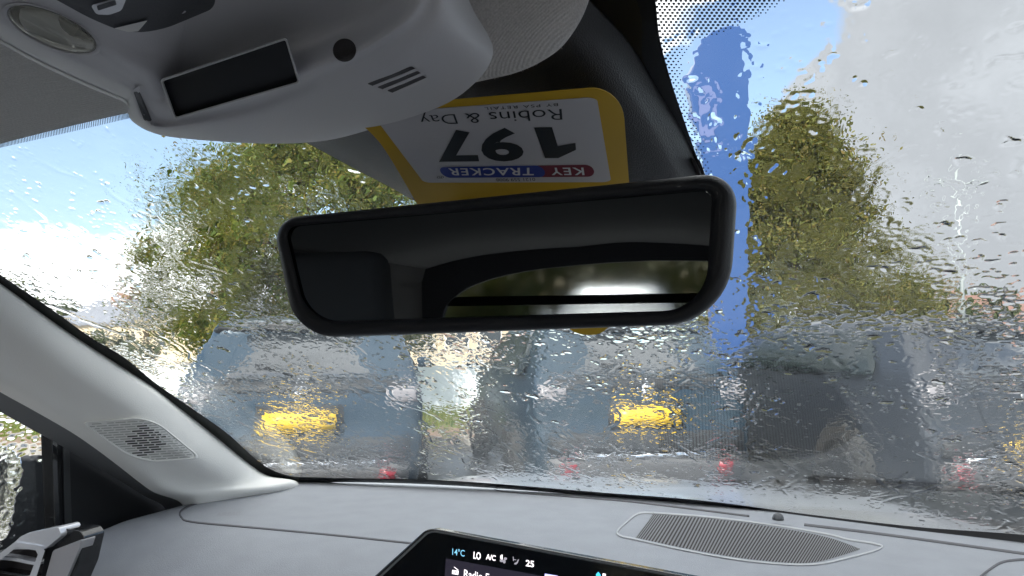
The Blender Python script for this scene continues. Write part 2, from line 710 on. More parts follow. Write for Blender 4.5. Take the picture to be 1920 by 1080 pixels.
def rear_patch(name, z0, z1, s0, s1, mat_, root, off=.005, thick=.012, n=(5, 9), s0t=None, s1t=None, **kw):
    s0t = s0 if s0t is None else s0t
    s1t = s1 if s1t is None else s1t
    rows = []
    for i in range(n[0]):
        f = i / (n[0] - 1)
        z = z0 + (z1 - z0) * f
        a, b = s0 + (s0t - s0) * f, s1 + (s1t - s1) * f
        rows.append([rear_pt(a + (b - a) * j / (n[1] - 1), z, off) for j in range(n[1])])
    v, f = surf(rows, n[0], n[1])
    o = mesh_obj(name, v, f, mat_, root, local=True, solid=thick, **kw)
    # outward normals: -y
    if sum(p.normal.y for p in o.data.polygons) > 0:
        o.data.flip_normals()
    return o


def make_car(name, label, cat, paint, loc, rz, group=None, lamp=None, side_kit=False, plate_s=(-.30, .30), plate_z=(.715, .84), detail=True):
    root = thing(name, label, cat, loc, rz, group)
    lanes = [-1, -.99, -.96, -.88, -.7, -.35, 0, .35, .7, .88, .96, .99, 1]
    prof = spline(PROF, 70)
    cyc, czc = 2.1, .75
    verts = []
    for s in lanes:
        ins = {1: .085, .99: .05, .96: .02, .88: .004}.get(abs(s), 0.0)
        for (y, z) in prof:
            d = Vector((cyc - y, czc - z))
            d.normalize()
            yy, zz = y + d.x * ins, z + d.y * ins
            bow = .05 * s * s * max(0, 1 - yy / .6)
            verts.append((s * half_w(zz) * taper(yy), yy + bow, zz))
    n = len(prof)
    faces = []
    for l in range(len(lanes) - 1):
        for i in range(n):
            j = (i + 1) % n
            faces.append((l * n + i, l * n + j, (l + 1) * n + j, (l + 1) * n + i))
    faces.append(tuple(range(n)))
    faces.append(tuple(range((len(lanes) - 1) * n + n - 1, (len(lanes) - 1) * n - 1, -1)))
    body = fix_normals(mesh_obj('body', verts, faces, paint, root, local=True))
    rear_patch('rear_window', 1.055, 1.375, -.84, .84, M['car_glass'], root, s0t=-.80, s1t=.80)
    sp = rear_patch('spoiler', 1.385, 1.462, -.95, .95, M['trim'], root, off=.045, thick=.06, n=(4, 9))
    rear_patch('window_sill', .965, 1.045, -.9, .9, M['trim'], root, off=.012, thick=.02, n=(3, 9))
    rear_patch('bumper', .27, .485, -.93, .93, M['bumper'], root, off=.03, thick=.05, n=(5, 11))
    rear_patch('dark_insert', .51, .665, -.93, .93, M['trim'], root, off=.02, thick=.03, n=(4, 11))
    rear_patch('plate_recess', plate_z[0] - .03, plate_z[1] + .05, plate_s[0] - .06, plate_s[1] + .06, M['trim'], root, off=.006, n=(3, 5))
    rear_patch('number_plate', plate_z[0], plate_z[1], plate_s[0], plate_s[1], M['plate'], root, off=.02, thick=.006, n=(3, 5))
    rear_patch('chrome_strip', .485, .515, -.75, .75, M['car_chrome'], root, off=.042, thick=.02, n=(3, 9))
    for sg in (-1, 1):
        a, b = sorted((sg * .68, sg * .82))
        rear_patch('reflector', .375, .44, a, b, M['red'], root, off=.04, thick=.02, n=(3, 3))
        a, b = sorted((sg * .74, sg * .99))
        rear_patch('tail_lamp', .90, 1.0, a, b, M['tail'] if lamp is None else lamp, root, off=.012, thick=.03, n=(4, 6))
        # side window, following the tumblehome
        sw = MB()
        zs = [1.06, 1.2, 1.33, 1.41]
        yr = [(.62, 3.02), (.66, 2.8), (.78, 2.56), (.95, 2.36)]
        rows = []
        for z, (a, b) in zip(zs, yr):
            rows.append([Vector((sg * (half_w(z) * .995 + .006), a + (b - a) * k / 8, z)) for k in range(9)])
        v, f = surf(rows, 8, 9)
        o = mesh_obj('side_window', v, f, M['side_glass'], root, local=True, solid=.01)
        if sum(p.normal.x for p in o.data.polygons) * sg < 0:
            o.data.flip_normals()
        for yy in (1.0, 3.55):
            m = MB()
            m.tube([(sg * .70, yy, .33), (sg * .90, yy, .33)], .33, 28)
            w = m.build('wheel', M['tyre'], root, local=True, bevel=.03, smooth=True)
            m = MB()
            m.tube([(sg * .885, yy, .33), (sg * .912, yy, .33)], .21, 20)
            m.build('rim', M['alloy'], w, local=True, bevel=.01)
        m = MB()
        m.hexa([(sg * .90, 2.86, 1.05), (sg * 1.06, 2.88, 1.05), (sg * 1.04, 2.98, 1.05), (sg * .90, 2.98, 1.05),
                (sg * .90, 2.86, 1.17), (sg * 1.05, 2.88, 1.17), (sg * 1.02, 2.96, 1.16), (sg * .90, 2.96, 1.16)])
        fix_normals(m.build('wing_mirror', paint, root, local=True, bevel=.03))
    # badge and wiper
    m = MB()
    p = rear_pt(0, .955, .012)
    m.tube([p, p + Vector((0, -.012, 0))], .045, 18)
    m.build('badge', M['car_chrome'], root, local=True)
    m = MB()
    m.tube([rear_pt(-.05, 1.06, .02), rear_pt(-.2, 1.12, .03), rear_pt(-.42, 1.14, .03)], .012, 6)
    m.build('wiper', M['trim'], root, local=True)
    if side_kit:
        # dark cushioned side moulding, round fuel flap
        sg = -1
        for k in range(4):
            m = MB()
            y0 = 1.55 + k * .33
            m.hexa([(sg * .872, y0, .40), (sg * .872, y0 + .31, .40), (sg * .872, y0 + .31, .62), (sg * .872, y0, .62),
                    (sg * .915, y0 + .01, .41), (sg * .915, y0 + .30, .41), (sg * .915, y0 + .30, .61), (sg * .915, y0 + .01, .61)])
            fix_normals(m.build('side_moulding', M['trim'], root, local=True, bevel=.012))
        fl = [(3.05, .42), (3.36, .42), (3.36, .70), (3.05, .70)]
        r = rounded(fl, .05)
        fp = prism('flap', [(sg * .893, y, z) for y, z in r], (sg * .012, 0, 0), paint, root, bevel=.004)
        m = MB(); m.tube([(sg * .905, 3.22, .57), (sg * .915, 3.22, .57)], .055, 20)
        m.build('cap', M['trim'], fp, local=True, bevel=.004)
    return root


def paint(name, col, metal=0.35, rough=0.32):
    m = mat(name, col, rough=rough, metal=metal, coat=0.45, bump=0.25, bscale=40)
    return m


M['car_glass'] = mat('car_window', (0.03, 0.035, 0.04), rough=0.06, spec=1.0, coat=1.0)
M['side_glass'] = mat('car_side_window', (0.012, 0.018, 0.02), rough=0.12, spec=0.35)
M['bumper'] = mat('grey_bumper', (0.10, 0.10, 0.105), rough=.5)
M['trim'] = mat('car_black_trim', (0.02, 0.022, 0.025), rough=0.5)
M['plate'] = mat('yellow_plate', (0.66, 0.43, 0.03), rough=0.4)
M['car_chrome'] = mat('car_chrome', (0.75, 0.76, 0.78), rough=0.12, metal=1.0)
M['red'] = mat('red_reflector', (0.25, 0.006, 0.02), rough=0.35, coat=0.2)
M['tail'] = mat('smoked_tail_lamp', (0.20, 0.19, 0.20), rough=0.2, coat=0.6)
M['alloy'] = mat('dark_alloy', (.03, .03, .032), rough=.35, metal=.6)
M['tyre'] = mat('tyre', (0.02, 0.02, 0.02), rough=0.85)
P_BLUE = paint('blue_paint', (0.014, 0.036, 0.060), metal=.2)
P_BLUE2 = paint('steel_blue_paint', (0.014, 0.033, 0.052), metal=.2)
P_GREY = paint('grey_paint', (0.022, 0.027, 0.036), metal=.2)
P_SILVER = paint('silver_paint', (0.30, 0.315, 0.34), metal=0.4)
P_WHITE = paint('white_paint', (0.75, 0.75, 0.74), metal=0.0)

make_car('parked_car', 'blue hatchback with yellow number plate, left of the parked row, below the mirror', 'car', P_BLUE, C1, ROW, 'cars parked ahead')
make_car('parked_car', 'steel blue hatchback in the middle of the row, beside the blue totem sign', 'car', P_BLUE2, (1.0, 5.5, 0), ROW, 'cars parked ahead')
make_car('parked_car', 'dark grey car with rounded roof at the right of the row', 'car', P_GREY, (3.72, 5.35, 0), ROW * 1.2, 'cars parked ahead', plate_z=(.46, .585))
make_car('parked_car', 'grey car parked beside us, its bonnet seen through the far left side window', 'car', paint('warm_grey_paint', (.16, .155, .15)), W(-3.45, -2.2, -H), -YAW)
# cars standing behind us: seen only in the rear view mirror
bk = W(-.45, -12.5, -H)
make_car('parked_car', 'white car standing behind us, seen in the rear view mirror', 'car', P_WHITE, bk, -YAW, 'cars parked behind')

# ------------------------------------------------------------------ trees
def leafy_tree(name, label, base, crown, shape, leaf, n_leaf, size, trunk_h, group='trees', clumps=60):
    """crown: (centre, radii); shape(p) -> scale of horizontal radius at height fraction 0..1"""
    root = thing(name, label, 'tree', base, 0, group)
    c, r = Vector(crown[0]), Vector(crown[1])
    bm = MB()
    top = Vector((c.x, c.y, c.z + r.z * .6))
    b = Vector(base)
    pts = [b + (top - b) * f + Vector((random.uniform(-.12, .12), random.uniform(-.12, .12), 0)) * (f > 0) for f in (0, .2, .4, .6, .8, 1)]
    R0 = .035 * (top.z - b.z) * .8
    bm.tube(pts, [R0, R0 * .8, R0 * .65, R0 * .5, R0 * .3, R0 * .1], 9)
    tips = []
    for k in range(clumps):
        f = random.random()
        zz = c.z - r.z + 2 * r.z * f
        a = random.uniform(0, 2 * math.pi)
        q = math.sqrt(random.uniform(.12, 1)) * shape(f)
        tips.append((Vector((c.x + math.cos(a) * r.x * q, c.y + math.sin(a) * r.y * q, zz)), random.uniform(.55, 1.2)))
    for (t, w) in tips[:26]:
        f = min(.95, max(.15, (t.z - b.z) / (top.z - b.z) - .12))
        s0 = b + (top - b) * f
        mid = (s0 + t) * .5 + Vector((0, 0, .15))
        bm.tube([s0, mid, t], [R0 * .35, R0 * .22, R0 * .05], 5)
    bm.build('trunk', M['bark'], root)
    m = MB()
    per = n_leaf // clumps
    cr = (r.x + r.y + r.z) / 3 * (.27 if clumps < 100 else .175)
    vs, fs = [], []
    for (t, w) in tips:
        for i in range(per):
            d = Vector((random.gauss(0, 1), random.gauss(0, 1), random.gauss(0, .8)))
            p = t + d * (cr * w * .55)
            q = random.uniform(.6, 1.3) * size
            ax = Vector((random.gauss(0, 1), random.gauss(0, 1), random.gauss(0, 1))).normalized()
            bx = ax.cross(Vector((random.gauss(0, 1), random.gauss(0, 1), random.gauss(0, 1)))).normalized()
            k = len(vs)
            vs += [p - ax * q, p - bx * q * .5, p + ax * q, p + bx * q * .5]
            fs.append((k, k + 1, k + 2, k + 3))
    mesh_obj('crown', vs, fs, leaf, root, smooth=False)
    return root


dome = lambda f: math.sqrt(max(0.05, 1 - (2 * f - .8) ** 2 * .75))
cone = lambda f: min(1, (1 - f) ** .85 * 1.1 + .02) * (1 + .10 * math.sin(f * 17))
tall = lambda f: math.sqrt(max(0.04, 1 - (2 * f - 1) ** 2))
leafy_tree('broadleaf_tree', 'broad green and gold autumn tree behind the left blue car', (-3.9, 14.0, 0), ((-3.95, 14.0, 3.15), (3.0, 2.5, 2.0)), dome, M['leaf_l'], 105000, .042, 2, clumps=300)
leafy_tree('conical_tree', 'tall olive brown conical tree right of the blue totem sign', (5.55, 14.5, 0), ((5.6, 14.5, 2.75), (3.15, 2.9, 2.9)), cone, M['leaf_r'], 120000, .042, 2, clumps=340)
leafy_tree('hedge_tree', 'small dark green bush below the broad tree at far left', (-12.0, 22, 0), ((-12.0, 22, .75), (1.3, 1.2, .6)), tall, M['leaf_d'], 3600, .13, 1, clumps=30)
for i, (px, d, h, w) in enumerate([(118, 66, 4.6, 2.2), (20, 60, 5.6, 3.2)]):
    p = world_px(px, d)
    leafy_tree('far_tree', ['far green tree among the houses at left', 'far tree at the left edge above the pillar'][i], p, (p + Vector((0, 0, h * .55)), (w, w, h * .45)), tall, M['leaf_d'], 2600, .32, 2, 'far trees', 26)
for i, (px, d, h, w) in enumerate([(1735, 45, 4.3, 1.9), (1800, 60, 5.4, 3.4), (1850, 48, 4.4, 2.0), (1900, 70, 5.6, 2.5)]):
    p = world_px(px, d)
    leafy_tree('far_tree', ['far tree beside the conical tree, left of the brick building', 'far tree behind the lamp post at right', 'far small tree above the brick building roof', 'far tree at the right edge behind the brick building'][i], p, (p + Vector((0, 0, h * .55)), (w, w, h * .45)), tall, M['leaf_d'], 2600, .28, 2, 'far trees', 26)


# ------------------------------------------------------------------ houses
M['beige'] = mat('beige_render', (0.58, 0.48, 0.34), rough=0.9, noise=0.12, nscale=1.5)
M['slate'] = mat('slate_roof', (0.17, 0.18, 0.21), rough=0.7, noise=0.2, nscale=3)
M['tile'] = mat('brown_tile_roof', (0.16, 0.085, 0.065), rough=0.8, noise=0.2, nscale=3)
M['brick'] = mat_brick('red_brown_brick', (0.23, 0.12, 0.09), (0.27, 0.15, 0.11), (0.30, 0.25, 0.22), 4.0)
M['win'] = mat('house_window', (0.04, 0.05, 0.06), rough=0.1)
M['winframe'] = mat('window_frame', (0.7, 0.7, 0.68), rough=0.6)


def house(name, label, a, b, eave, ridge, wall, roof, depth=8.0, nwin=4, group='houses'):
    """a, b: front corners on the ground"""
    a, b = Vector(a), Vector(b)
    root = thing(name, label, 'house', a, 0, group)
    ux = (b - a).normalized()
    back = Vector((-ux.y, ux.x, 0))
    L = (b - a).length
    pt = lambda s, t, z: a + ux * s + back * t + Vector((0, 0, z))
    m = MB()
    m.add([pt(0, 0, 0), pt(L, 0, 0), pt(L, depth, 0), pt(0, depth, 0), pt(0, 0, eave), pt(L, 0, eave), pt(L, depth, eave), pt(0, depth, eave), pt(0, depth / 2, ridge), pt(L, depth / 2, ridge)],
          [(0, 1, 5, 4), (1, 2, 6, 9, 5), (2, 3, 7, 6), (3, 0, 4, 8, 7)])
    m.build('wall', wall, root, smooth=False)
    m = MB()
    e = .35
    k = (ridge - eave) / (depth / 2)
    for sgn in (0, 1):
        t0, t1 = (-e, depth / 2) if sgn == 0 else (depth + e, depth / 2)
        z0, z1 = eave - k * e + .05, ridge + .05
        m.hexa([pt(-e, t0, z0), pt(L + e, t0, z0), pt(L + e, t1, z1), pt(-e, t1, z1), pt(-e, t0, z0 + .16), pt(L + e, t0, z0 + .16), pt(L + e, t1, z1 + .16), pt(-e, t1, z1 + .16)])
    rf = m.build('roof', roof, root, smooth=False)
    m = MB()
    c0 = L * .25
    m.hexa([pt(c0, depth * .42, ridge - .6), pt(c0 + .9, depth * .42, ridge - .6), pt(c0 + .9, depth * .58, ridge - .6), pt(c0, depth * .58, ridge - .6),
            pt(c0, depth * .42, ridge + 1.0), pt(c0 + .9, depth * .42, ridge + 1.0), pt(c0 + .9, depth * .58, ridge + 1.0), pt(c0, depth * .58, ridge + 1.0)])
    m.build('chimney', M['brick'], rf, smooth=False)
    storeys = 2 if eave > 3.8 else 1
    for st in range(storeys):
        for i in range(nwin):
            s0 = L * (i + .5) / nwin - .6
            z0 = .9 + 2.6 * st
            m = MB()
            m.hexa([pt(s0, -.03, z0), pt(s0 + 1.2, -.03, z0), pt(s0 + 1.2, .05, z0), pt(s0, .05, z0), pt(s0, -.03, z0 + 1.15), pt(s0 + 1.2, -.03, z0 + 1.15), pt(s0 + 1.2, .05, z0 + 1.15), pt(s0, .05, z0 + 1.15)])
            f = m.build('window', M['winframe'], root, smooth=False)
            m = MB()
            m.hexa([pt(s0 + .08, -.05, z0 + .08), pt(s0 + 1.12, -.05, z0 + .08), pt(s0 + 1.12, -.02, z0 + .08), pt(s0 + .08, -.02, z0 + .08),
                    pt(s0 + .08, -.05, z0 + 1.07), pt(s0 + 1.12, -.05, z0 + 1.07), pt(s0 + 1.12, -.02, z0 + 1.07), pt(s0 + .08, -.02, z0 + 1.07)])
            m.build('pane', M['win'], f, smooth=False)
    return root


house('terraced_house', 'beige house with slate roof at far left behind the wet glass', world_px(110, 52), world_px(272, 50), 2.6, 4.3, M['beige'], M['slate'], nwin=3)
house('terraced_house', 'beige house with slate roof between the far left house and the broad tree', world_px(282, 50), world_px(450, 47), 2.5, 4.1, M['beige'], M['slate'], nwin=3)
house('terraced_house', 'pale house seen in the gap between the two blue cars', world_px(760, 36), world_px(1010, 38), 2.4, 4.3, M['beige'], M['tile'], nwin=4)
house('brick_building', 'long red brown brick building with tiled roof at the right', world_px(1680, 52), world_px(2080, 47), 2.7, 4.4, M['brick'], M['tile'], nwin=6)
hz = MB()
for i in range(80):
    a = -70 + 140 * i / 79
    d = Vector((math.sin(math.radians(a)), math.cos(math.radians(a)), 0)) * 400
    h = 4 + 5 * abs(math.sin(i * 1.7) * math.sin(i * .37)) 
    hz.v += [d, d * 1.08 + Vector((0, 0, h)), d * 1.5 + Vector((0, 0, h))]
for i in range(79):
    hz.f += [(i * 3, i * 3 + 3, i * 3 + 4, i * 3 + 1), (i * 3 + 1, i * 3 + 4, i * 3 + 5, i * 3 + 2)]
tag(hz.build('far_hills', mat('far_wood', (0.06, 0.08, 0.05), rough=1.0, noise=.4, nscale=.1), smooth=False), 'low wooded ridge on the horizon', kind='structure')

# ------------------------------------------------------------------ totem sign and lamp posts
M['totem'] = mat('totem_blue', (0.018, 0.06, 0.19), rough=0.3, coat=0.3)
M['totem_pale'] = mat('totem_pale_panel', (0.10, 0.13, 0.27), rough=0.35)
TD = 8.6
tpx = [(1402, 620), (1404, 300), (1402, 60), (1385, 44), (1345, 52), (1315, 74), (1297, 110), (1292, 160), (1303, 230), (1318, 320), (1328, 430), (1334, 620)]
tp = [P(x, y, 1) for x, y in tpx]
tp = []
for x, y in tpx:
    r = ray(x, y)
    tp.append(ORG + r * (TD / r.y))
tp = [Vector((tp[0].x, TD, 0.0))] + tp + [Vector((tp[-1].x, TD, 0.0))]
tt = thing('totem_sign', 'tall blue totem sign with rounded top beside the middle car', 'sign', (tp[0].x - .2, TD, 0))
prism('panel', tp, (0.02, .22, 0), M['totem'], tt, bevel=.012)
qp = []
for x, y in rounded([(1306, 162), (1336, 160), (1340, 262), (1316, 264)], 6, 4):
    r = ray(x, y)
    qp.append(ORG + r * ((TD - .004) / r.y))
prism('pale_panel', qp, (0, -.012, 0), M['totem_pale'], tt)
m = MB(); m.box(tp[-1].x - .12, tp[0].x + .12, TD - .12, TD + .36, 0.002, .12)
m.build('plinth', M['kerb'], tt, smooth=False, bevel=.01)

M['post'] = mat('galvanised_post', (0.30, 0.33, 0.33), rough=0.5, metal=0.4)


def lamp_post(px, d, ytop, yarm, arms, label, r=.07):
    b = world_px(px, d)
    root = thing('lamp_post', label, 'lamp post', b)
    zt = H + ray(px, ytop).z / ray(px, ytop).y * d
    za = H + ray(px, yarm).z / ray(px, yarm).y * d
    m = MB(); m.tube([b, b + Vector((0, 0, za * .5)), b + Vector((0, 0, zt))], [r * 1.5, r, r * .7], 10)
    m.build('pole', M['post'], root)
    for sg in arms:
        m = MB(); e = b + Vector((sg * .8, 0, za + .1))
        m.tube([b + Vector((0, 0, za)), b + Vector((sg * .4, 0, za + .1)), e], r * .5, 8)
        a = m.build('arm', M['post'], root)
        m = MB(); m.hexa([e + Vector((sg * -.2, -.14, -.05)), e + Vector((sg * .5, -.12, -.02)), e + Vector((sg * .5, .12, -.02)), e + Vector((sg * -.2, .14, -.05)),
                          e + Vector((sg * -.2, -.10, .10)), e + Vector((sg * .45, -.08, .06)), e + Vector((sg * .45, .08, .06)), e + Vector((sg * -.2, .10, .10))])
        fix_normals(m.build('lamp_head', M['post'], a, bevel=.03))
    return root


lamp_post(1805, 30, 296, 348, (-1, 1), 'slim grey lamp post with two lamp heads against the grey cloud', .08)
lp = world_px(1886, 32)
root = thing('lamp_post', 'short dark lantern post at the right before the brick building', 'lamp post', lp)
m = MB(); m.tube([lp, lp + Vector((0, 0, 3.0))], [.09, .06], 8); m.build('pole', M['trim'], root)
m = MB(); m.tube([lp + Vector((0, 0, 3.0)), lp + Vector((0, 0, 3.15)), lp + Vector((0, 0, 3.5)), lp + Vector((0, 0, 3.7))], [.08, .14, .2, .03], 8)
m.build('lantern', M['trim'], root)

#==INTERIOR==

# ================================================================== the car we sit in
from mathutils.bvhtree import BVHTree


def bvh_of(verts, faces):
    return BVHTree.FromPolygons([tuple(v) for v in verts], faces)


def hit(bv, px, py, off=0.0):
    r = ray(px, py)
    loc, n, i, d = bv.ray_cast(ORG, r.normalized())
    if loc is None:
        loc, n, i, d = bv.find_nearest(ORG + r * 1.0)
        # slide along the ray to the same depth
        t = (loc - ORG).dot(r) / r.dot(r)
        loc = ORG + r * t
    return loc - r.normalized() * off


def strip(name, bv, pts, w, mat_, parent, off=.0008, n=40, horiz=False, thick=.0006, pt=None):
    """narrow band following pixels on a surface"""
    c = spline(pts, n)
    v, f = [], []
    for i in range(n):
        a = c[min(i + 1, n - 1)] - c[max(i - 1, 0)]
        a = a / (np.linalg.norm(a) + 1e-9)
        nn = np.array([-a[1], a[0]]) * (w / 2 if not callable(w) else w(i / (n - 1)) / 2)
        for q in (c[i] + nn, c[i] - nn):
            v.append(hit(bv, q[0], q[1], off) if pt is None else pt(q[0], q[1]))
    for i in range(n - 1):
        f.append((2 * i, 2 * i + 1, 2 * i + 3, 2 * i + 2))
    o = mesh_obj(name, v, f, mat_, parent)
    flip_to(o, ORG)
    if thick:
        md = o.modifiers.new('t', 'SOLIDIFY'); md.thickness = thick; md.offset = 1.0
    return o


def poly_on(name, bv, pts, mat_, parent, off=.001, thick=.0015, bevel=0.0, pt=None):
    """plate that follows the surface: outline, inner rings towards its middle, skirt"""
    f = (lambda x, y: hit(bv, x, y, off)) if pt is None else pt
    cx = sum(p[0] for p in pts) / len(pts)
    cyy = sum(p[1] for p in pts) / len(pts)
    n_ = len(pts)
    vs, fs_ = [], []
    for s_ in (1, .8, .6, .4, .2, .05):
        vs += [f(cx + (x - cx) * s_, cyy + (y - cyy) * s_) for x, y in pts]
    for k_ in range(5):
        for i_ in range(n_):
            j_ = (i_ + 1) % n_
            fs_.append((k_ * n_ + i_, k_ * n_ + j_, (k_ + 1) * n_ + j_, (k_ + 1) * n_ + i_))
    fs_.append(tuple(range(5 * n_, 6 * n_)))
    c = sum(vs[:n_], Vector()) / n_
    vec = (c - ORG).normalized() * thick
    b0_ = len(vs)
    vs += [v_ + vec for v_ in vs[:n_]]
    for i_ in range(n_):
        j_ = (i_ + 1) % n_
        fs_.append((i_, b0_ + i_, b0_ + j_, j_))
    o_ = mesh_obj(name, vs, fs_, mat_, parent, smooth=False, bevel=bevel)
    return fix_normals(o_)


_fc = {}


def text_geo(s, bold=0.0, spacing=1.0):
    cu = bpy.data.curves.new('txt', 'FONT')
    cu.body = s
    cu.size = 1.0
    cu.offset = bold
    cu.space_character = spacing
    cu.resolution_u = 4
    o = bpy.data.objects.new('txt', cu)
    C.objects.link(o)
    bpy.context.view_layer.update()
    dg = bpy.context.evaluated_depsgraph_get()
    me = o.evaluated_get(dg).to_mesh()
    v = np.array([tuple(x.co)[:2] for x in me.vertices])
    f = [tuple(p.vertices) for p in me.polygons]
    o.evaluated_get(dg).to_mesh_clear()
    bpy.data.objects.remove(o)
    bpy.data.curves.remove(cu)
    return v, f


CAP = None


def lettering(name, s, p0, p1, pcap, to3d, mat_, parent, bold=0.0, spacing=1.0, conv=None, inv=None):
    """p0,p1: start and end of the base line, pcap: cap height above p0 (pixels); conv/inv: a flat label space"""
    global CAP
    if CAP is None:
        CAP = text_geo('H')[0][:, 1].max()
    v, f = text_geo(s, bold, spacing)
    x0, x1 = v[:, 0].min(), v[:, 0].max()
    A, B, K = [np.array(inv(*p) if inv else p, float) for p in (p0, p1, pcap)]
    out = []
    for x, y in v:
        q = A + (B - A) * ((x - x0) / (x1 - x0)) + (K - A) * (y / CAP)
        if conv:
            q = conv(*q)
        out.append(to3d(q[0], q[1]))
    o = mesh_obj(name, out, f, mat_, parent, smooth=False)
    flip_to(o, ORG)
    return o


def homog(src, dst):
    A = []
    for (x, y), (X, Y) in zip(src, dst):
        A.append([x, y, 1, 0, 0, 0, -X * x, -X * y, -X])
        A.append([0, 0, 0, x, y, 1, -Y * x, -Y * y, -Y])
    h = np.linalg.svd(np.array(A, float))[2][-1].reshape(3, 3)
    def ap(Hm):
        def f(x, y):
            q = Hm @ np.array([x, y, 1.0])
            return q[0] / q[2], q[1] / q[2]
        return f
    return ap(h), ap(np.linalg.inv(h))


# ------------------------------------------------------------------ windscreen with rain
ws = thing('windscreen', 'raked windscreen covered in rain drops and running water', 'windscreen', W(UC, VB0, ZB))
U0, U1 = -1.0, .47
VT = .375


def glass_pt(u, f, off=0.0):
    vb = vbase(u) + .03
    v = vb + (VT - vb) * f
    p = W(u, v, ZB + SL * (vbase(u) - v))
    n = (CV * SL + CU * (SL * 2 * KB * (u - UC)) + Vector((0, 0, 1))).normalized()
    return p + n * off


rows = [[glass_pt(U0 + (U1 - U0) * j / 60, i / 24, -.005) for j in range(61)] for i in range(25)]
v, f = surf(rows, 25, 61, True, True)
pane = mesh_obj('pane', v, f, M['glass_wet'], ws)
flip_to(pane, ORG)

NU, NS = 1080, 760
us = np.linspace(U0, U1, NU)
du = (U1 - U0) / (NU - 1) * 1000.0                      # mm per step across
ds = (1.31 - VT) * math.sqrt(1 + SL * SL) / (NS - 1) * 1000.0
fs = np.linspace(0, 1, NS)                              # 0 = bottom of the glass, 1 = top
ku = np.fft.fftfreq(NU, du)[None, :]
ks = np.fft.fftfreq(NS, ds)[:, None]


def field(wl_u, wl_s, bw=.45):
    """random smooth field with a typical wavelength in mm across and down the glass"""
    k = np.sqrt((ku * wl_u) ** 2 + (ks * wl_s) ** 2)
    flt = np.exp(-((k - 1) / bw) ** 2)
    z = np.fft.ifft2(np.fft.fft2(rng.standard_normal((NS, NU))) * flt).real
    return z / z.std()


def lowf(wl):
    k = np.sqrt((ku * wl) ** 2 + (ks * wl) ** 2)
    z = np.fft.ifft2(np.fft.fft2(rng.standard_normal((NS, NU))) * np.exp(-k ** 2)).real
    return z / z.std()


FS = fs[:, None] * np.ones((1, NU))
UU = us[None, :] * np.ones((NS, 1))
left = np.clip((-.30 - UU) / .45, 0, 1)                 # more running water on the passenger side
topc = np.clip((FS - .60) / .30, 0, 1)                  # clearer towards the header
patchy = lowf(120.)


def warp(z, amt):
    """domain warp so that the drops get ragged outlines"""
    wx = lowf(9.) * amt
    wy = lowf(9.) * amt
    ii = np.clip(np.arange(NS)[:, None] + np.round(wy), 0, NS - 1).astype(int)
    jj = np.clip(np.arange(NU)[None, :] + np.round(wx), 0, NU - 1).astype(int)
    return z[ii, jj]


def smooth(z, wl):
    k = np.sqrt((ku * wl) ** 2 + (ks * wl) ** 2)
    return np.fft.ifft2(np.fft.fft2(z) * np.exp(-k ** 2 * .5)).real


def caps(z, thr, a, p=.6):
    e = np.clip(z - thr, 0, None)
    return a * e ** p


right_clear = np.clip((UU + .1) / .4, 0, 1)
low = np.clip((.45 - FS) / .45, 0, 1)                   # seen at a grazing angle near the dashboard
vtop = np.clip((FS - .86) / .1, 0, 1)
lo_l = np.clip(np.maximum(left * 1.1, low), 0, 1) * (1 - topc)
thr_b = 1.52 + .36 * lo_l + .12 * topc + .45 * vtop - .10 * left - .20 * patchy
damp = 1 - .30 * low
rmid = np.clip((UU + .22) / .25, 0, 1) * np.clip((FS - .46) / .2, 0, 1) * (1 - .6 * vtop)   # beads stand apart on the driver side
hgt = damp * caps(warp(field(17, 20), 2.0), thr_b + .50 - .42 * rmid, .80, .7)
hgt += damp * caps(warp(field(10.5, 12), 1.6), thr_b + .18 - .32 * rmid, .40, .7)
hgt += damp * caps(warp(field(6.2, 8), 1.0), thr_b - .05 + .35 * lo_l, .14, .7)
hgt += damp * (1 - .6 * topc) * caps(warp(field(8, 26), 2.6), thr_b + .02, .19, .7)
# longer wandering ridges where the water runs together
hgt += lo_l * caps(warp(field(11, 34), 3.2), thr_b - .52, .12, .75)
# streaks down the passenger side
hgt += left * (1 - .5 * topc) * damp * (.0022 * field(6.5, 28) + .0011 * field(4.5, 14))
# thin film of water, wavy everywhere
film = (1 - .72 * topc) * (1 - .5 * low) * (1 - .5 * right_clear)
hgt += film * (.0045 * field(34, 40) + .0015 * field(13, 15) + .0006 * field(7, 9)) + topc * .02 * field(24, 30)
# rivulets
for k in range(46):
    j = rng.uniform(0, NU)
    i = rng.uniform(NS * .25, NS * .95)
    wdt = rng.uniform(1.1, 2.2)
    amp = rng.uniform(.15, .45)
    ang = 0.0
    end = max(0, i - rng.uniform(120, 520))
    while i > end:
        ang = .88 * ang + rng.normal(0, .35)
        j += np.clip(ang, -1.6, 1.6) * .8
        i -= 1
        a, b = int(i), int(j)
        if 4 < a < NS - 5 and 4 < b < NU - 5:
            jj = np.arange(b - 4, b + 5)
            bump = amp * .35 * np.exp(-((jj - j) / wdt) ** 2) * (1 + .5 * math.sin(i * .21 + k))
            hgt[a, b - 4:b + 5] = np.maximum(hgt[a, b - 4:b + 5], bump)
hgt = smooth(hgt, 2.6)
hgt = np.clip(hgt, -.6, 2.2) / 1000.0

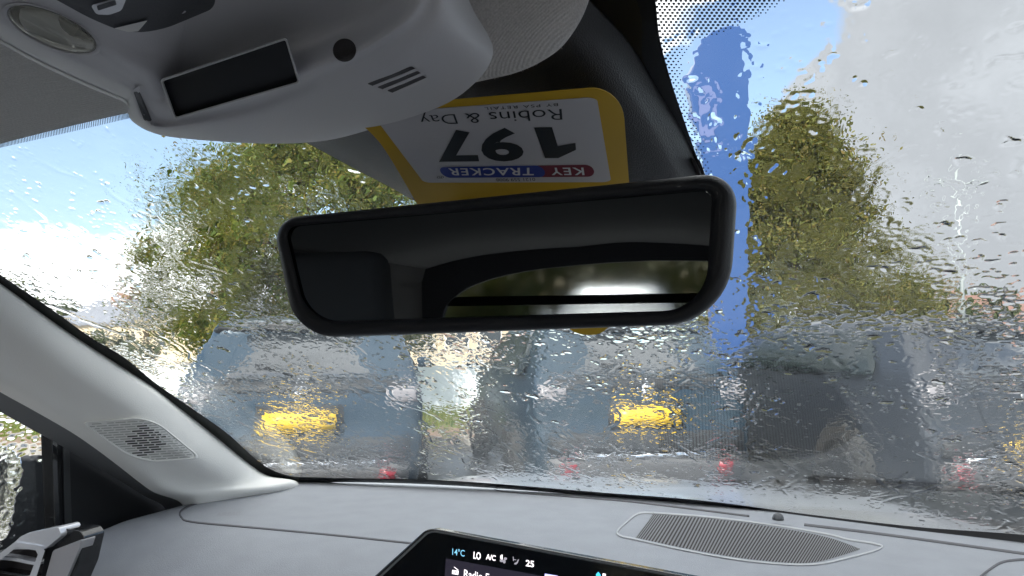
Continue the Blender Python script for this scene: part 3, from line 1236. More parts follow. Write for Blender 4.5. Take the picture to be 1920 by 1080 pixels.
vb = vbase(us)[None, :]
VV = (vb + .03) + (VT - (vb + .03)) * FS
ZZ = ZB + SL * (vb - VV)
nrm = np.stack([SL * 2 * KB * (UU - UC), np.full_like(UU, SL), np.ones_like(UU)], -1)
nrm /= np.linalg.norm(nrm, axis=-1, keepdims=True)
pos = np.stack([UU, VV, ZZ], -1) + nrm * hgt[..., None]
cu_, cv_ = np.array(CU), np.array(CV)
wpos = pos[..., 0:1] * cu_ + pos[..., 1:2] * cv_ + pos[..., 2:3] * np.array([0, 0, 1.0]) + np.array(ORG) - np.array(ws.location)
nv = NU * NS
idx = np.arange(nv).reshape(NS, NU)
quads = np.stack([idx[:-1, :-1], idx[:-1, 1:], idx[1:, 1:], idx[1:, :-1]], -1).reshape(-1, 4)
me = bpy.data.meshes.new('rain_film')
me.vertices.add(nv)
me.vertices.foreach_set('co', wpos.reshape(-1).astype(np.float32))
me.loops.add(quads.size)
me.loops.foreach_set('vertex_index', quads.reshape(-1).astype(np.int32))
me.polygons.add(len(quads))
me.polygons.foreach_set('loop_start', (np.arange(len(quads)) * 4).astype(np.int32))
me.polygons.foreach_set('loop_total', np.full(len(quads), 4, np.int32))
me.polygons.foreach_set('use_smooth', np.ones(len(quads), bool))
me.update(calc_edges=True)
me.validate()
me.materials.append(M['glass_wet'])
rain = bpy.data.objects.new('rain_film', me)
C.objects.link(rain)
rain.parent = ws
rain['kind'] = 'stuff'
if me.polygons[len(quads) // 2].normal.z < 0:
    me.flip_normals()

# printed black band round the glass
KF = .990                                           # just inside the pane


def gpt(px, py):
    return Pg(px, py, KF)


gl_in = [(-150, 408), (0, 514), (93, 577), (167, 630), (233, 670), (293, 719), (367, 770), (427, 813), (483, 863), (517, 884), (552, 894)]
gl_out = [(-150, 440), (0, 545), (120, 632), (180, 672), (250, 725), (320, 775), (380, 822), (440, 868), (480, 895), (520, 908), (548, 915)]
bs_in = [(552, 894), (640, 896), (850, 901), (1120, 922), (1320, 938), (1520, 964), (1720, 987), (1920, 1002), (2150, 1030)]
bs_out = [(548, 912), (640, 904), (850, 910), (1120, 930), (1320, 952), (1520, 977), (1720, 1004), (1920, 1028), (2150, 1062)]
hd_in = [(-150, 300), (0, 265), (120, 238), (245, 209), (420, 175)]
hd_out = [(-150, 270), (0, 240), (120, 210), (245, 180), (420, 145)]


def band(name, a, b, n, parent):
    A, B = spline(a, n), spline(b, n)
    vs = [gpt(*p) for p in A] + [gpt(*p) for p in B]
    fc = [(i, i + 1, n + i + 1, n + i) for i in range(n - 1)]
    o = mesh_obj(name, vs, fc, M['frit'], parent)
    flip_to(o, ORG)
    return o


def join_strip(name, pairs, n, parent):
    vs, fc = [], []
    for a, b in pairs:
        k = len(vs)
        A, B = spline(a, n), spline(b, n)
        vs += [gpt(*p) for p in A] + [gpt(*p) for p in B]
        fc += [(k + i, k + i + 1, k + n + i + 1, k + n + i) for i in range(n - 1)]
    o = mesh_obj(name, vs, fc, M['frit'], parent)
    return flip_to(o, ORG)


# solid print beside the sensor housing
fr_in = [(1170, -160), (1214, -60), (1229, 0), (1237, 70), (1258, 150), (1283, 225), (1304, 285), (1322, 330), (1345, 380)]
fr_out = [(1000, -160), (1040, -60), (1090, 0), (1140, 70), (1190, 140), (1230, 215), (1262, 280), (1280, 330), (1300, 380)]
join_strip('frit_band', [(gl_in, gl_out), (bs_in, bs_out), (hd_in, hd_out), (fr_in, fr_out)], 60, ws)

dots = MB()


def dot(px, py, r, n=8):
    c = gpt(px, py)
    e1 = (gpt(px + 3, py) - c).normalized()
    e2 = (gpt(px, py - 3) - c).normalized()
    k = (gpt(px + 1, py) - c).length
    vs = [c + (e1 * math.cos(2 * math.pi * i / n) + e2 * math.sin(2 * math.pi * i / n)) * (r * k) for i in range(n)]
    dots.add(vs, [tuple(range(n))])


edge = spline(fr_in, 120)
# outer limit of the dot print
lim = spline([(1520, -30), (1430, 28), (1350, 62), (1300, 78), (1282, 110), (1280, 150), (1296, 200), (1312, 250), (1330, 310), (1350, 360)], 100)


def edge_x(y):
    return float(np.interp(y, edge[:, 1], edge[:, 0]))


def lim_x(y):
    return float(np.interp(y, lim[:, 1], lim[:, 0]))


pitch = 9.2
row = 0
y = -28.0
while y < 345:
    x = 1180 + (row % 2) * pitch / 2
    while x < 1560:
        xx = x + .12 * (y - 0)
        e, l = edge_x(y), lim_x(y)
        if e - 1 < xx < l:
            q = (l - xx) / max(8.0, l - e)
            ww = min(1.0, (l - xx) / 40.0)
            dot(xx, y, 1.5 + 1.5 * ww)
        x += pitch
    y += pitch * .62
    row += 1
# comb print below the header
cmb = spline([(-60, 280), (0, 266), (120, 239), (245, 210)], 130)
for i in range(0, 130):
    x, y = cmb[i]
    q = [gpt(x - .75, y - 2), gpt(x + .75, y - 2), gpt(x + 1.6, y + 10.5), gpt(x + .4, y + 10.5)]
    dots.add(q, [(0, 1, 2, 3)])
o = dots.build('frit_dot', M['frit'], ws, smooth=False, kind='stuff')

# ------------------------------------------------------------------ bonnet of our own car
rows = []
for i in range(12):
    fq = i / 11
    r = []
    for j in range(17):
        u = -1.0 + 1.5 * j / 16
        vb_ = vbase(u) + .06
        vv = vb_ + (2.12 - .25 * (u - UC) ** 2 - vb_) * fq
        cr = ((u - UC) / .75)
        r.append(W(u, vv, -.296 - .012 * fq - .075 * fq ** 2.2 - .055 * cr * cr * (.4 + .6 * fq) + .012 * math.exp(-((abs(cr) - .55) / .12) ** 2)))
    rows.append(r)
v, f = surf(rows, 24, 33)
bon = thing('bonnet', 'wet silver grey bonnet of our own car just beyond the windscreen', 'car bonnet', W(UC, 1.4, -.33))
o = mesh_obj('skin', v, f, P_SILVER, bon, solid=.01)
flip_to(o, ORG + Vector((0, 1.5, 5)))

# ------------------------------------------------------------------ dashboard
far_px = [(-20, 990), (60, 988), (170, 968), (270, 950), (330, 940), (430, 914), (547, 900), (640, 897), (850, 903), (1120, 923), (1320, 945), (1520, 972), (1720, 998), (1920, 1021), (2150, 1055)]
ZD = -.272
far_pts = sorted([to_car(Pz(x, y, ZD))[:2] for x, y in far_px[4:]])
fu = np.array([p[0] for p in far_pts]); fv = np.array([p[1] for p in far_pts])


def zdash(u, v):
    d = max(0.0, .90 - v)
    z = ZD - 1.75 * d * d - .004 * max(0, 1.2 - v)
    e = max(0.0, -.96 - u)
    z -= 5.0 * e * e
    return z


ND, NW = 90, 60
verts, faces = [], []
for i in range(NW):
    w = i / (NW - 1)
    for j in range(ND):
        u = -1.045 + 1.60 * j / (ND - 1)
        vf = float(np.interp(u, fu, fv)) + .012
        if u < fu[0]:
            vf = fv[0] + .012
        vv = vf + (.56 - vf) * w
        verts.append(W(u, vv, zdash(u, vv)))
faces = [(i * ND + j, i * ND + j + 1, (i + 1) * ND + j + 1, (i + 1) * ND + j) for i in range(NW - 1) for j in range(ND - 1)]
db = thing('dashboard', 'light grey moulded dashboard top with speaker grille below the windscreen', 'dashboard', W(UC, .9, -.4))
dsk = mesh_obj('top_pad', verts, faces, M['dash'], db)
flip_to(dsk, ORG + Vector((0, 0, 3)))
BD = bvh_of(verts, faces)
md = dsk.modifiers.new('t', 'SOLIDIFY'); md.thickness = .02; md.offset = -1.0
strip('airbag_seam', BD, [(400, 934), (362, 946), (340, 958), (340, 970), (362, 979), (480, 990), (640, 1005), (800, 1022)], 3.2, M['dash_line'], db, off=.0006)
strip('defroster_slot', BD, [(925, 914), (955, 923), (1160, 939), (1300, 955), (1405, 968)], lambda q: .8 + 2.6 * q, M['dash_line'], db, off=.0006)
strip('defroster_slot', BD, [(1508, 984), (1640, 1000), (1780, 1019), (1960, 1044)], 4.5, M['dash_line'], db, off=.0006)
# faint embossed word
lettering('embossed_word', 'AIRBAG', (405, 968), (449, 966), (408, 961.5), lambda x, y: hit(BD, x, y, .0012), mat('emboss_grey', (0.26, 0.265, 0.28), rough=.7), db)
# light sensor on its plate
sp_ = poly_on('sensor_plate', BD, rounded([(1420, 970), (1498, 975), (1487, 985), (1412, 978)], 5, 4), M['dash'], db, off=.003, thick=.004, bevel=.001)
m = MB()
c0 = hit(BD, 1459, 974, .004)
k = .0085
rad = [k, k * .98, k * .85, k * .55, k * .1]
hh = [0, k * .35, k * .75, k * 1.05, k * 1.2]
m.tube([c0 + Vector((0, 0, q)) for q in hh], rad, 16)
m.build('sensor_dome', M['pillar_dark'], sp_)
# speaker grille: recessed dark base, ribs, pale rim
T = spline([(1224, 964), (1330, 972), (1450, 988), (1550, 1007), (1613, 1029)], 80)
B = spline([(1190, 1008), (1300, 1031), (1410, 1049), (1520, 1055), (1613, 1030)], 80)
gr = poly_on('speaker_grille', BD, [tuple(p) for p in T] + [tuple(p) for p in B[::-1][1:-1]], M['slot'], db, off=.0008, thick=.001)
m = MB()
for i in range(76):
    f0 = (i + .3) / 77 * 79
    f1 = f0 + .52
    ip = lambda A_, q: np.array([np.interp(q, np.arange(80), A_[:, 0]), np.interp(q, np.arange(80), A_[:, 1])])
    t0, t1, b0, b1 = ip(T, f0), ip(T, f1), ip(B, f0), ip(B, f1)
    lo, hi = [], []
    for q in (0, .33, .66, 1):
        p0, p1 = t0 + (b0 - t0) * q, t1 + (b1 - t1) * q
        bulge = .0022 + .006 * 4 * q * (1 - q) * min(1, min(i, 76 - i) / 12)
        lo.append((hit(BD, *p0, .0008), hit(BD, *p1, .0008)))
        hi.append((hit(BD, *p0, bulge), hit(BD, *p1, bulge)))
    for q in range(3):
        m.hexa([lo[q][0], lo[q][1], lo[q + 1][1], lo[q + 1][0], hi[q][0], hi[q][1], hi[q + 1][1], hi[q + 1][0]])
fix_normals(m.build('rib', mat('grille_rib', (0.17, 0.175, 0.185), rough=.6), gr, smooth=False, kind='stuff'))
M['rim'] = mat('grille_rim_grey', (.40, .41, .43), rough=.5)
rim = spline([(1224, 962), (1196, 964), (1172, 982), (1157, 998), (1166, 1006), (1189, 1011), (1300, 1035), (1410, 1053), (1520, 1059), (1600, 1044), (1652, 1028), (1640, 1020), (1590, 1012), (1550, 1002), (1450, 985), (1330, 970), (1224, 962)], 120)
strip('rim', BD, [tuple(p) for p in rim], 3.0, M['rim'], gr, off=.0015, n=200, thick=.001)

# instrument hood corner at lower right
poly_on('hood_edge', BD, rounded([(1850, 1075), (1880, 1055), (1990, 1048), (1990, 1130), (1830, 1130)], 10, 4), M['dash'], db, off=.012, thick=.02, bevel=.004)
o = strip('hood_seam', BD, [(1836, 1084), (1856, 1068), (1885, 1053), (1950, 1047)], 4, M['dash_line'], db, off=.0125)

# ------------------------------------------------------------------ air vent at the far left
av = thing('air_vent', 'chrome framed air vent at the left end of the dashboard', 'air vent', Pv(60, 1050, .70))
vp = lambda dv: (lambda x, y: Pv(x, y, .70 + dv))


def vprism(name, pts, m_, parent, dv=0.0, thick=.02, bevel=.0008):
    return prism(name, [Pv(x, y, .70 + dv) for x, y in pts], CV * thick, m_, parent, bevel=bevel)


def vframe(name, out, inn, m_, parent, dv, thick):
    n = len(out)
    r = [[Pv(x, y, .70 + dv + thick) for x, y in out], [Pv(x, y, .70 + dv) for x, y in out], [Pv(x, y, .70 + dv) for x, y in inn], [Pv(x, y, .70 + dv + thick) for x, y in inn]]
    return rings(name, r + [r[0]], m_, parent, cap0=False, cap1=False, smooth=False)


vprism('top_cap', rounded([(10, 1034), (38, 1006), (56, 998), (109, 987), (115, 1004), (84, 1030), (28, 1030)], 5, 4), M['chrome'], av, -.006, .03, .002)
vprism('gloss_cheek', rounded([(108, 989), (150, 995), (158, 1007), (146, 1060), (120, 1120), (70, 1120), (86, 1030), (115, 1005)], 4, 4), M['gloss_black'], av, .003, .03, .002)
vprism('silver_insert', rounded([(99, 1032), (154, 1011), (149, 1027), (118, 1100), (80, 1100)], 4, 4), mat('silver_insert', (.42, .41, .42), rough=.45, metal=.2), av, -.001, .02, .001)
vframe('chrome_frame', [(-60, 1084), (28, 1016), (79, 1024), (84, 1033), (62, 1100), (-60, 1120)], [(-40, 1082), (31, 1026), (67, 1032), (71, 1040), (56, 1079), (-40, 1096)], M['chrome'], av, -.008, .02)
vprism('duct', [(-60, 1084), (28, 1016), (79, 1024), (84, 1033), (62, 1100), (-60, 1120)], M['slot'], av, .02, .01)
vprism('vane', [(-30, 1040), (22, 1046), (69, 1055), (68, 1061), (22, 1052), (-30, 1047)], M['chrome'], av, .004, .016, .001)
vprism('vane', [(-30, 1072), (0, 1070), (60, 1080), (60, 1084), (0, 1075), (-30, 1078)], M['gloss_black'], av, .004, .016, .001)

# ------------------------------------------------------------------ touchscreen
ts_n = (CV * -1 + Vector((0, 0, .18))).normalized()
ts_p = Pv(1000, 1030, .73)
ts = thing('touchscreen', 'black touchscreen with climate and radio display on the dashboard', 'touchscreen', Pv(1000, 1078, .73))
tsp = lambda x, y, d=0.0: Ppl(x, y, ts_p + ts_n * d, ts_n)
o_out = rounded([(802, 989), (1330, 1088), (1330, 1300), (600, 1300), (600, 1172)], [14, 8, 8, 8, 8], 6)
prism('bezel', [tsp(x, y, -.001) for x, y in o_out], -ts_n * .018, M['gloss_black'], ts, bevel=.0015)
o_in = rounded([(805, 993), (1322, 1090), (1322, 1290), (612, 1290), (612, 1172)], [12, 8, 8, 8, 8], 6)
prism('rim_line', [tsp(x, y, .0006) for x, y in o_in], -ts_n * .003, mat('rim_grey', (.12, .125, .13), rough=.35), ts)
o_in2 = rounded([(807, 996.5), (1316, 1092), (1316, 1285), (618, 1285), (618, 1172)], [11, 8, 8, 8, 8], 6)
dsp = prism('display', [tsp(x, y, .0012) for x, y in o_in2], -ts_n * .003, M['screen'], ts)
M['tx_white'] = mat('screen_white', (.02, .02, .02), emit=(1.0, .93, .96), estr=.75)
M['tx_blue'] = mat('screen_blue', (.02, .02, .02), emit=(.16, .42, .60), estr=.7)
M['tx_cyan'] = mat('screen_cyan', (.02, .02, .02), emit=(.05, .42, .66), estr=.8)
M['tx_dim'] = mat('screen_dim', (.02, .02, .02), emit=(.22, .21, .24), estr=.7)
M['tx_lav'] = mat('screen_lavender', (.02, .02, .02), emit=(.45, .45, .90), estr=.75)
M['tx_panel'] = mat('screen_panel', (.006, .006, .009), rough=.12, emit=(.009, .008, .013), estr=1)
t3 = lambda d: (lambda x, y: tsp(x, y, d))
prism('menu_panel', [tsp(x, y, .0014) for x, y in [(836, 1047), (1016, 1080), (1010, 1140), (830, 1140)]], -ts_n * .0006, M['tx_panel'], dsp)
D2 = t3(.0018)
lettering('display_text', '14°C', (848, 1040), (871, 1043.5), (848.3, 1028.5), D2, M['tx_blue'], dsp, bold=.005)
lettering('display_text', 'LO', (887.5, 1047), (901, 1049.3), (888.3, 1034.5), D2, M['tx_white'], dsp, bold=.02)
lettering('display_text', 'A/C', (911, 1048.5), (929, 1051.5), (911.6, 1038.8), D2, M['tx_white'], dsp, bold=.02)
lettering('display_text', '25', (985.5, 1061), (1001, 1063.5), (986, 1050), D2, M['tx_white'], dsp, bold=.02)
lettering('display_text', 'Radio Favourites', (869.5, 1082.5), (975, 1101), (870.3, 1068), D2, M['tx_white'], dsp, bold=.008)


def disc_px(name, cx, cy, rx, ry, m_, parent, to3, a0=0, a1=360, n=16):
    pts = [(cx + rx * math.cos(math.radians(a0 + (a1 - a0) * i / n)), cy + ry * math.sin(math.radians(a0 + (a1 - a0) * i / n))) for i in range(n + 1)]
    o = mesh_obj(name, [to3(x, y) for x, y in pts], [tuple(range(len(pts)))], m_, parent, smooth=False)
    return flip_to(o, ORG)


def flat_px(name, polys, m_, parent, to3):
    m = MB()
    for p in polys:
        m.add([to3(x, y) for x, y in p], [tuple(range(len(p)))])
    return flip_to(m.build(name, m_, parent, smooth=False), ORG)


disc_px('fan_icon', 941.5, 1044.5, 3.6, 4.6, M['tx_white'], dsp, D2, 80, 285)
disc_px('fan_icon', 940.5, 1051, 3.6, 3.0, M['tx_dim'], dsp, D2)
disc_px('fan_icon', 945.5, 1053, 2.6, 3.4, M['tx_dim'], dsp, D2)
disc_px('fan_icon', 947.5, 1047.5, 3.2, 2.6, M['tx_dim'], dsp, D2)
flat_px('airflow_icon', [[(961.5, 1043.5), (963, 1043.8), (963.5, 1052), (962, 1051.8)], [(963, 1048.5), (968, 1049.2), (968, 1050.4), (963, 1049.7)],
                         [(964, 1058), (968, 1058.5), (971, 1055.5), (973, 1049), (971, 1049), (969, 1053.5), (964.5, 1056)]], M['tx_dim'], dsp, D2)
flat_px('radio_icon', [[(848, 1068.5), (859.8, 1070.5), (859.2, 1078), (847.5, 1076)], [(851, 1063.2), (852, 1062.8), (859.5, 1068.6), (859, 1070)]], M['tx_white'], dsp, D2)
flat_px('radio_heart', [[(851.6, 1071), (855.8, 1071.7), (853.6, 1075)]], M['tx_panel'], dsp, t3(.0022))
flat_px('progress_bar', [[(1021.5, 1075.5), (1046, 1079.5), (1045, 1086), (1021, 1082)]], M['tx_lav'], dsp, D2)
flat_px('home_icon', [[(1117.5, 1076.5), (1122, 1072), (1126.2, 1077.8), (1126, 1086), (1117.5, 1085)]], M['tx_cyan'], dsp, D2)
flat_px('level_icon', [[(1130, 1075), (1136, 1076), (1135.6, 1088), (1129.6, 1087)]], M['tx_white'], dsp, D2)

# ------------------------------------------------------------------ windscreen pillar trim
eA = [(-150, 428), (0, 532), (133, 627), (277, 720), (333, 763), (393, 810), (467, 870), (503, 892), (556, 902), (575, 925)]
eB = [(-150, 490), (0, 598), (122, 688), (255, 775), (310, 818), (365, 858), (420, 894), (455, 908), (505, 916), (515, 940)]
eC = [(-150, 650), (0, 735), (60, 768), (133, 810), (180, 842), (225, 876), (262, 905), (290, 924), (335, 940), (350, 962)]
eD = [(-150, 690), (0, 772), (50, 800), (100, 827), (150, 857), (200, 887), (240, 911), (270, 930), (305, 948), (312, 968)]
tA = [glass_t(*p) * .985 for p in eA]
tC = [-.985 / (ray(*p).dot(CU)) for p in eC]
tD = [-1.035 / (ray(*p).dot(CU)) for p in eD]
rA0 = [P(*p, t * 1.02) for p, t in zip(eA, tA)]
rA = [P(*p, t) for p, t in zip(eA, tA)]
rA1 = [P(a[0] + (b[0] - a[0]) * .2, a[1] + (b[1] - a[1]) * .2, (ta * .85 + tc * .15) * .982) for a, b, ta, tc in zip(eA, eB, tA, tC)]
rB = [P(*p, (ta * .62 + tc * .38) * .975) for p, ta, tc in zip(eB, tA, tC)]
eBC = [((b[0] + c[0]) / 2, (b[1] + c[1]) / 2) for b, c in zip(eB, eC)]
rBC = [P(*p, (ta * .3 + tc * .7) * .978) for p, ta, tc in zip(eBC, tA, tC)]
rC0 = [P(c[0] + (b[0] - c[0]) * .18, c[1] + (b[1] - c[1]) * .18, (ta * .1 + tc * .9) * .982) for b, c, ta, tc in zip(eB, eC, tA, tC)]
rC = [P(*p, t) for p, t in zip(eC, tC)]
rD = [P(*p, t) for p, t in zip(eD, tD)]
v, f = surf([rA0, rA, rA1, rB, rBC, rC0, rC], 60, 60)
pt_ = thing('pillar_trim', 'pale grey windscreen pillar trim with small speaker grille at the left', 'pillar trim', W(-1.0, 1.15, -.28))
o = mesh_obj('trim_panel', v, f, M['pillar'], pt_)
flip_to(o, ORG)
md = o.modifiers.new('t', 'SOLIDIFY'); md.thickness = .006; md.offset = -1.0
BP = bvh_of(v, f)
rC2 = [c_ + (d_ - c_) * .12 for c_, d_ in zip(rC, rD)]
v2, f2 = surf([rC, rC2, rD], 10, 60)
o = mesh_obj('door_side_edge', v2, f2, mat('pillar_edge_grey', (.16, .165, .175), rough=.6, bump=.2, bscale=700), pt_)
flip_to(o, ORG)
sg_out = rounded([(150, 791), (284, 781.5), (380, 860), (258, 871)], [13, 34, 18, 46], 9)
sg_in = rounded([(158, 794), (283, 785.5), (371, 857), (262, 866)], [12, 30, 14, 42], 9)
gp = poly_on('speaker_grille', BP, sg_in, M['pillar'], pt_, off=.0025, thick=.003)
n = len(sg_out)
rr = [[hit(BP, x, y, .0005) for x, y in sg_out], [hit(BP, x, y, .0055) for x, y in [((a[0] * .8 + b[0] * .2), (a[1] * .8 + b[1] * .2)) for a, b in zip(sg_out, sg_in)]],
      [hit(BP, x, y, .0055) for x, y in [((a[0] * .4 + b[0] * .6), (a[1] * .4 + b[1] * .6)) for a, b in zip(sg_out, sg_in)]], [hit(BP, x, y, .0022) for x, y in sg_in]]
rings('rim', rr, M['pillar'], gp, cap0=False, cap1=False)


def inside(pt, poly):
    x, y = pt
    c = False
    for i in range(len(poly)):
        (x1, y1), (x2, y2) = poly[i], poly[i - 1]
        if (y1 > y) != (y2 > y) and x < (x2 - x1) * (y - y1) / (y2 - y1) + x1:
            c = not c
    return c


mg, msl = MB(), MB()
for r in range(17):
    y0 = 790 + r * 4.55
    x = 150 + (r % 3) * 9
    while x < 380:
        L = 19
        seg = [(x + L * q / 4, y0 - .06 * (x + L * q / 4 - 260)) for q in range(5)]
        cx, cy_ = seg[2]
        ell = ((cx - 273) / 31) ** 2 + ((cy_ - 826) / 29) ** 2 < 1
        tgt, hw = (msl, 1.15) if ell else (mg, .75)
        good = [s_ for s_ in seg if inside(s_, sg_in)]
        if len(good) >= 2:
            a, b = good[0], good[-1]
            tgt.add([hit(BP, a[0], a[1] + hw, .0033), hit(BP, b[0], b[1] + hw, .0033), hit(BP, b[0], b[1] - hw, .0033), hit(BP, a[0], a[1] - hw, .0033)], [(0, 1, 2, 3)])
        x += L + 3.2
flip_to(mg.build('groove', mat('grille_groove', (.50, .50, .48), rough=.7), gp, smooth=False, kind='stuff'), ORG)
flip_to(msl.build('slot', M['slot'], gp, smooth=False, kind='stuff'), ORG)

# ------------------------------------------------------------------ passenger door: sail panel, window frame, pane, wing mirror
dr = thing('passenger_door', 'passenger door with black corner panel and rain flecked window at far left', 'car door', W(-1.06, .4, -.9))
dp = lambda u: (lambda x, y: Pu(x, y, u))
prism('corner_panel', [Pu(x, y, -1.045) for x, y in [(104, 815), (320, 950), (318, 985), (100, 1010)]], CU * -.02, M['black'], dr)
prism('window_frame', [Pu(x, y, -1.043) for x, y in rounded([(97, 815), (107, 817), (114, 1010), (104, 1010)], 2, 3)], CU * -.025, M['gloss_black'], dr, bevel=.001)
prism('window_frame', [Pu(x, y, -1.041) for x, y in rounded([(118, 825), (130, 832), (136, 1010), (122, 1010)], 2, 3)], CU * -.02, M['trim'], dr, bevel=.002)
m = MB()
m.hexa([W(-1.11, -2.1, -1.0), W(-1.05, -2.1, -1.0), W(-1.05, .9, -1.0), W(-1.11, .9, -1.0), W(-1.11, -2.1, -.36), W(-1.05, -2.1, -.36), W(-1.05, .9, -.36), W(-1.11, .9, -.36)])
fix_normals(m.build('door_card', M['pillar_dark'], dr, smooth=False, bevel=.01))
# small wet pane
nx, nz = 150, 170
zr = lambda n_, s_: np.array(rng.standard_normal((n_, s_)))
a = zr(nz, nx)
k2 = np.sqrt(np.fft.fftfreq(nx)[None, :] ** 2 + np.fft.fftfreq(nz)[:, None] ** 2)
fl = lambda wl: (lambda q: q / q.std())(np.fft.ifft2(np.fft.fft2(zr(nz, nx)) * np.exp(-((k2 * wl - 1) / .5) ** 2)).real)
hh2 = .0007 * np.clip(fl(9) - .9, 0, None) ** .7 + .0003 * np.clip(fl(5) - .9, 0, None) ** .7
PX = np.linspace(.56, .90, nx); PZ = np.linspace(-.36, -.08, nz)
vs = [W(-1.066 - hh2[i, j], PX[j], PZ[i]) for i in range(nz) for j in range(nx)]
fc = [(i * nx + j, i * nx + j + 1, (i + 1) * nx + j + 1, (i + 1) * nx + j) for i in range(nz - 1) for j in range(nx - 1)]
k = len(vs)
vs += [W(-1.062, PX[0], PZ[0]), W(-1.062, PX[-1], PZ[0]), W(-1.062, PX[-1], PZ[-1]), W(-1.062, PX[0], PZ[-1])]
o = mesh_obj('window_pane', vs, fc, M['glass_wet'], dr)
if o.data.polygons[100].normal.dot(CU) > 0:
    o.data.flip_normals()
o2 = mesh_obj('pane_inner', vs[k:], [(0, 1, 2, 3)], M['glass_wet'], o)
flip_to(o2, ORG)
# wing mirror
wm = thing('wing_mirror', 'black wing mirror outside the passenger window at far left', 'wing mirror', Pu(60, 930, -1.22))
mo = rounded([(-170, 862), (40, 862), (108, 866), (116, 1000), (60, 1030), (-170, 1040)], [40, 20, 14, 20, 30, 40], 6)
fr = [Pu(x, y, -1.22) for x, y in mo]
nrm_v = (CV * .75 + CU * -.25).normalized()
c = sum(fr, Vector()) / len(fr)
rings('housing', [[p + (c - p) * .04 - nrm_v * .0 for p in fr], [p for p in fr], [p + nrm_v * .05 for p in fr], [c + (p - c) * .8 + nrm_v * .11 for p in fr], [c + (p - c) * .3 + nrm_v * .13 for p in fr]], M['black'], wm)
mi = rounded([(-150, 842), (4, 832), (44, 862), (10, 1012), (-60, 1030), (-150, 1030)], [40, 30, 26, 12, 30, 40], 6)
nm = (CV * -.93 + CU * .42 + Vector((0, 0, .10))).normalized()
pm = Pu(10, 930, -1.205)
prism('mirror_glass', [Ppl(x, y, pm, nm) for x, y in mi], -nm * .004, mat('wing_mirror_glass', (.75, .77, .78), rough=.06, metal=1.0, bump=.35, bscale=200), wm)

# ------------------------------------------------------------------ headliner
rows = []
for i in range(16):
    q = (i / 15) ** 1.6
    r = []
    for j in range(15):
        u = -1.02 + 1.56 * j / 14
        v0 = .452 - .03 * max(0, min(1, (u + .35) / .2))
        vv = v0 + (-2.35 - v0) * q
        z0 = ZB + SL * (vbase(u) - v0) - .006
        side = max(0, abs(u - UC) - .45)
        z = z0 + .055 * (1 - math.exp(-(v0 - vv) * 2.2)) - .25 * side * side * min(1, (v0 - vv) * 3) - .01 * max(0, -vv - 1.2)
        r.append(W(u, vv, z))
    rows.append(r)
v, f = surf(rows, 40, 40)
hl = thing('headliner', 'dark grey fabric headliner above the windscreen at the top left', 'headliner', W(UC, -.2, .22))
o = mesh_obj('roof_lining', v, f, M['fabric'], hl)
flip_to(o, ORG + Vector((0, 0, -2)))
md = o.modifiers.new('t', 'SOLIDIFY'); md.thickness = .03; md.offset = -1.0

# rolled fabric edge right of the console
sil = [(1135, -70), (1112, -20), (1090, 35), (1055, 86), (1012, 117), (965, 137), (915, 149), (870, 158), (820, 160)]
ctr = (845, -40)
lp_ = lambda a, b, q: (a[0] + (b[0] - a[0]) * q, a[1] + (b[1] - a[1]) * q)
rows = [[P(p[0] - 6, p[1] - 6, .46) for p in sil], [P(*p, .430) for p in sil]]
for q, t in ((.08, .420), (.22, .413), (.42, .408), (.68, .405), (.95, .405)):
    rows.append([P(*lp_(p, ctr, q), t) for p in sil])
v, f = surf(rows, 40, 50)
fr_mat = mat_ribbed('fabric_roll', (0.62, 0.60, 0.58), (CU * .8 + Vector((0, 0, -.75))), 0.0012, bump=.35)
o = mesh_obj('rolled_edge', v, f, fr_mat, hl)
flip_to(o, ORG)
# loose fibres along its edge
m = MB()
for i in range(90):
    q = random.random()
    x = np.interp(q, np.linspace(0, 1, len(sil)), [p[0] for p in sil]); y = np.interp(q, np.linspace(0, 1, len(sil)), [p[1] for p in sil])
    if not (915 < x < 1060):
        continue
    a = P(x, y - 1, .429); b_ = P(x + random.uniform(-2, 4), y + random.uniform(1, 5), .429)
    w_ = CU * .00016
    m.add([a - w_, a + w_, b_], [(0, 1, 2)])
m.build('fibre', fr_mat, hl, smooth=False, kind='stuff')

# ------------------------------------------------------------------ sensor housing behind the mirror
ys = [-70, 20, 83, 176, 240, 296, 345, 400]
eR = [(1055, -70), (1130, 20), (1183, 83), (1237, 176), (1275, 240), (1301, 296), (1320, 340), (1330, 400)]
rR = [(985, -70), (1065, 30), (1118, 95), (1176, 185), (1216, 250), (1246, 305), (1266, 348), (1280, 405)]
rR2 = [(950, -70), (1025, 40), (1075, 108), (1130, 196), (1170, 262), (1200, 316), (1222, 356), (1240, 410)]
eL = [(360, 140), (470, 205), (540, 248), (600, 281), (665, 316), (730, 350), (780, 378), (880, 430)]
rL = [(430, 110), (560, 175), (640, 215), (700, 250), (760, 292), (800, 325), (850, 365), (920, 420)]


def hk(p, k):
    k = k + (1 - k) * .6 * max(0.0, min(1.0, (150 - p[1]) / 200))
    return P(p[0], p[1], glass_t(*p) * k)


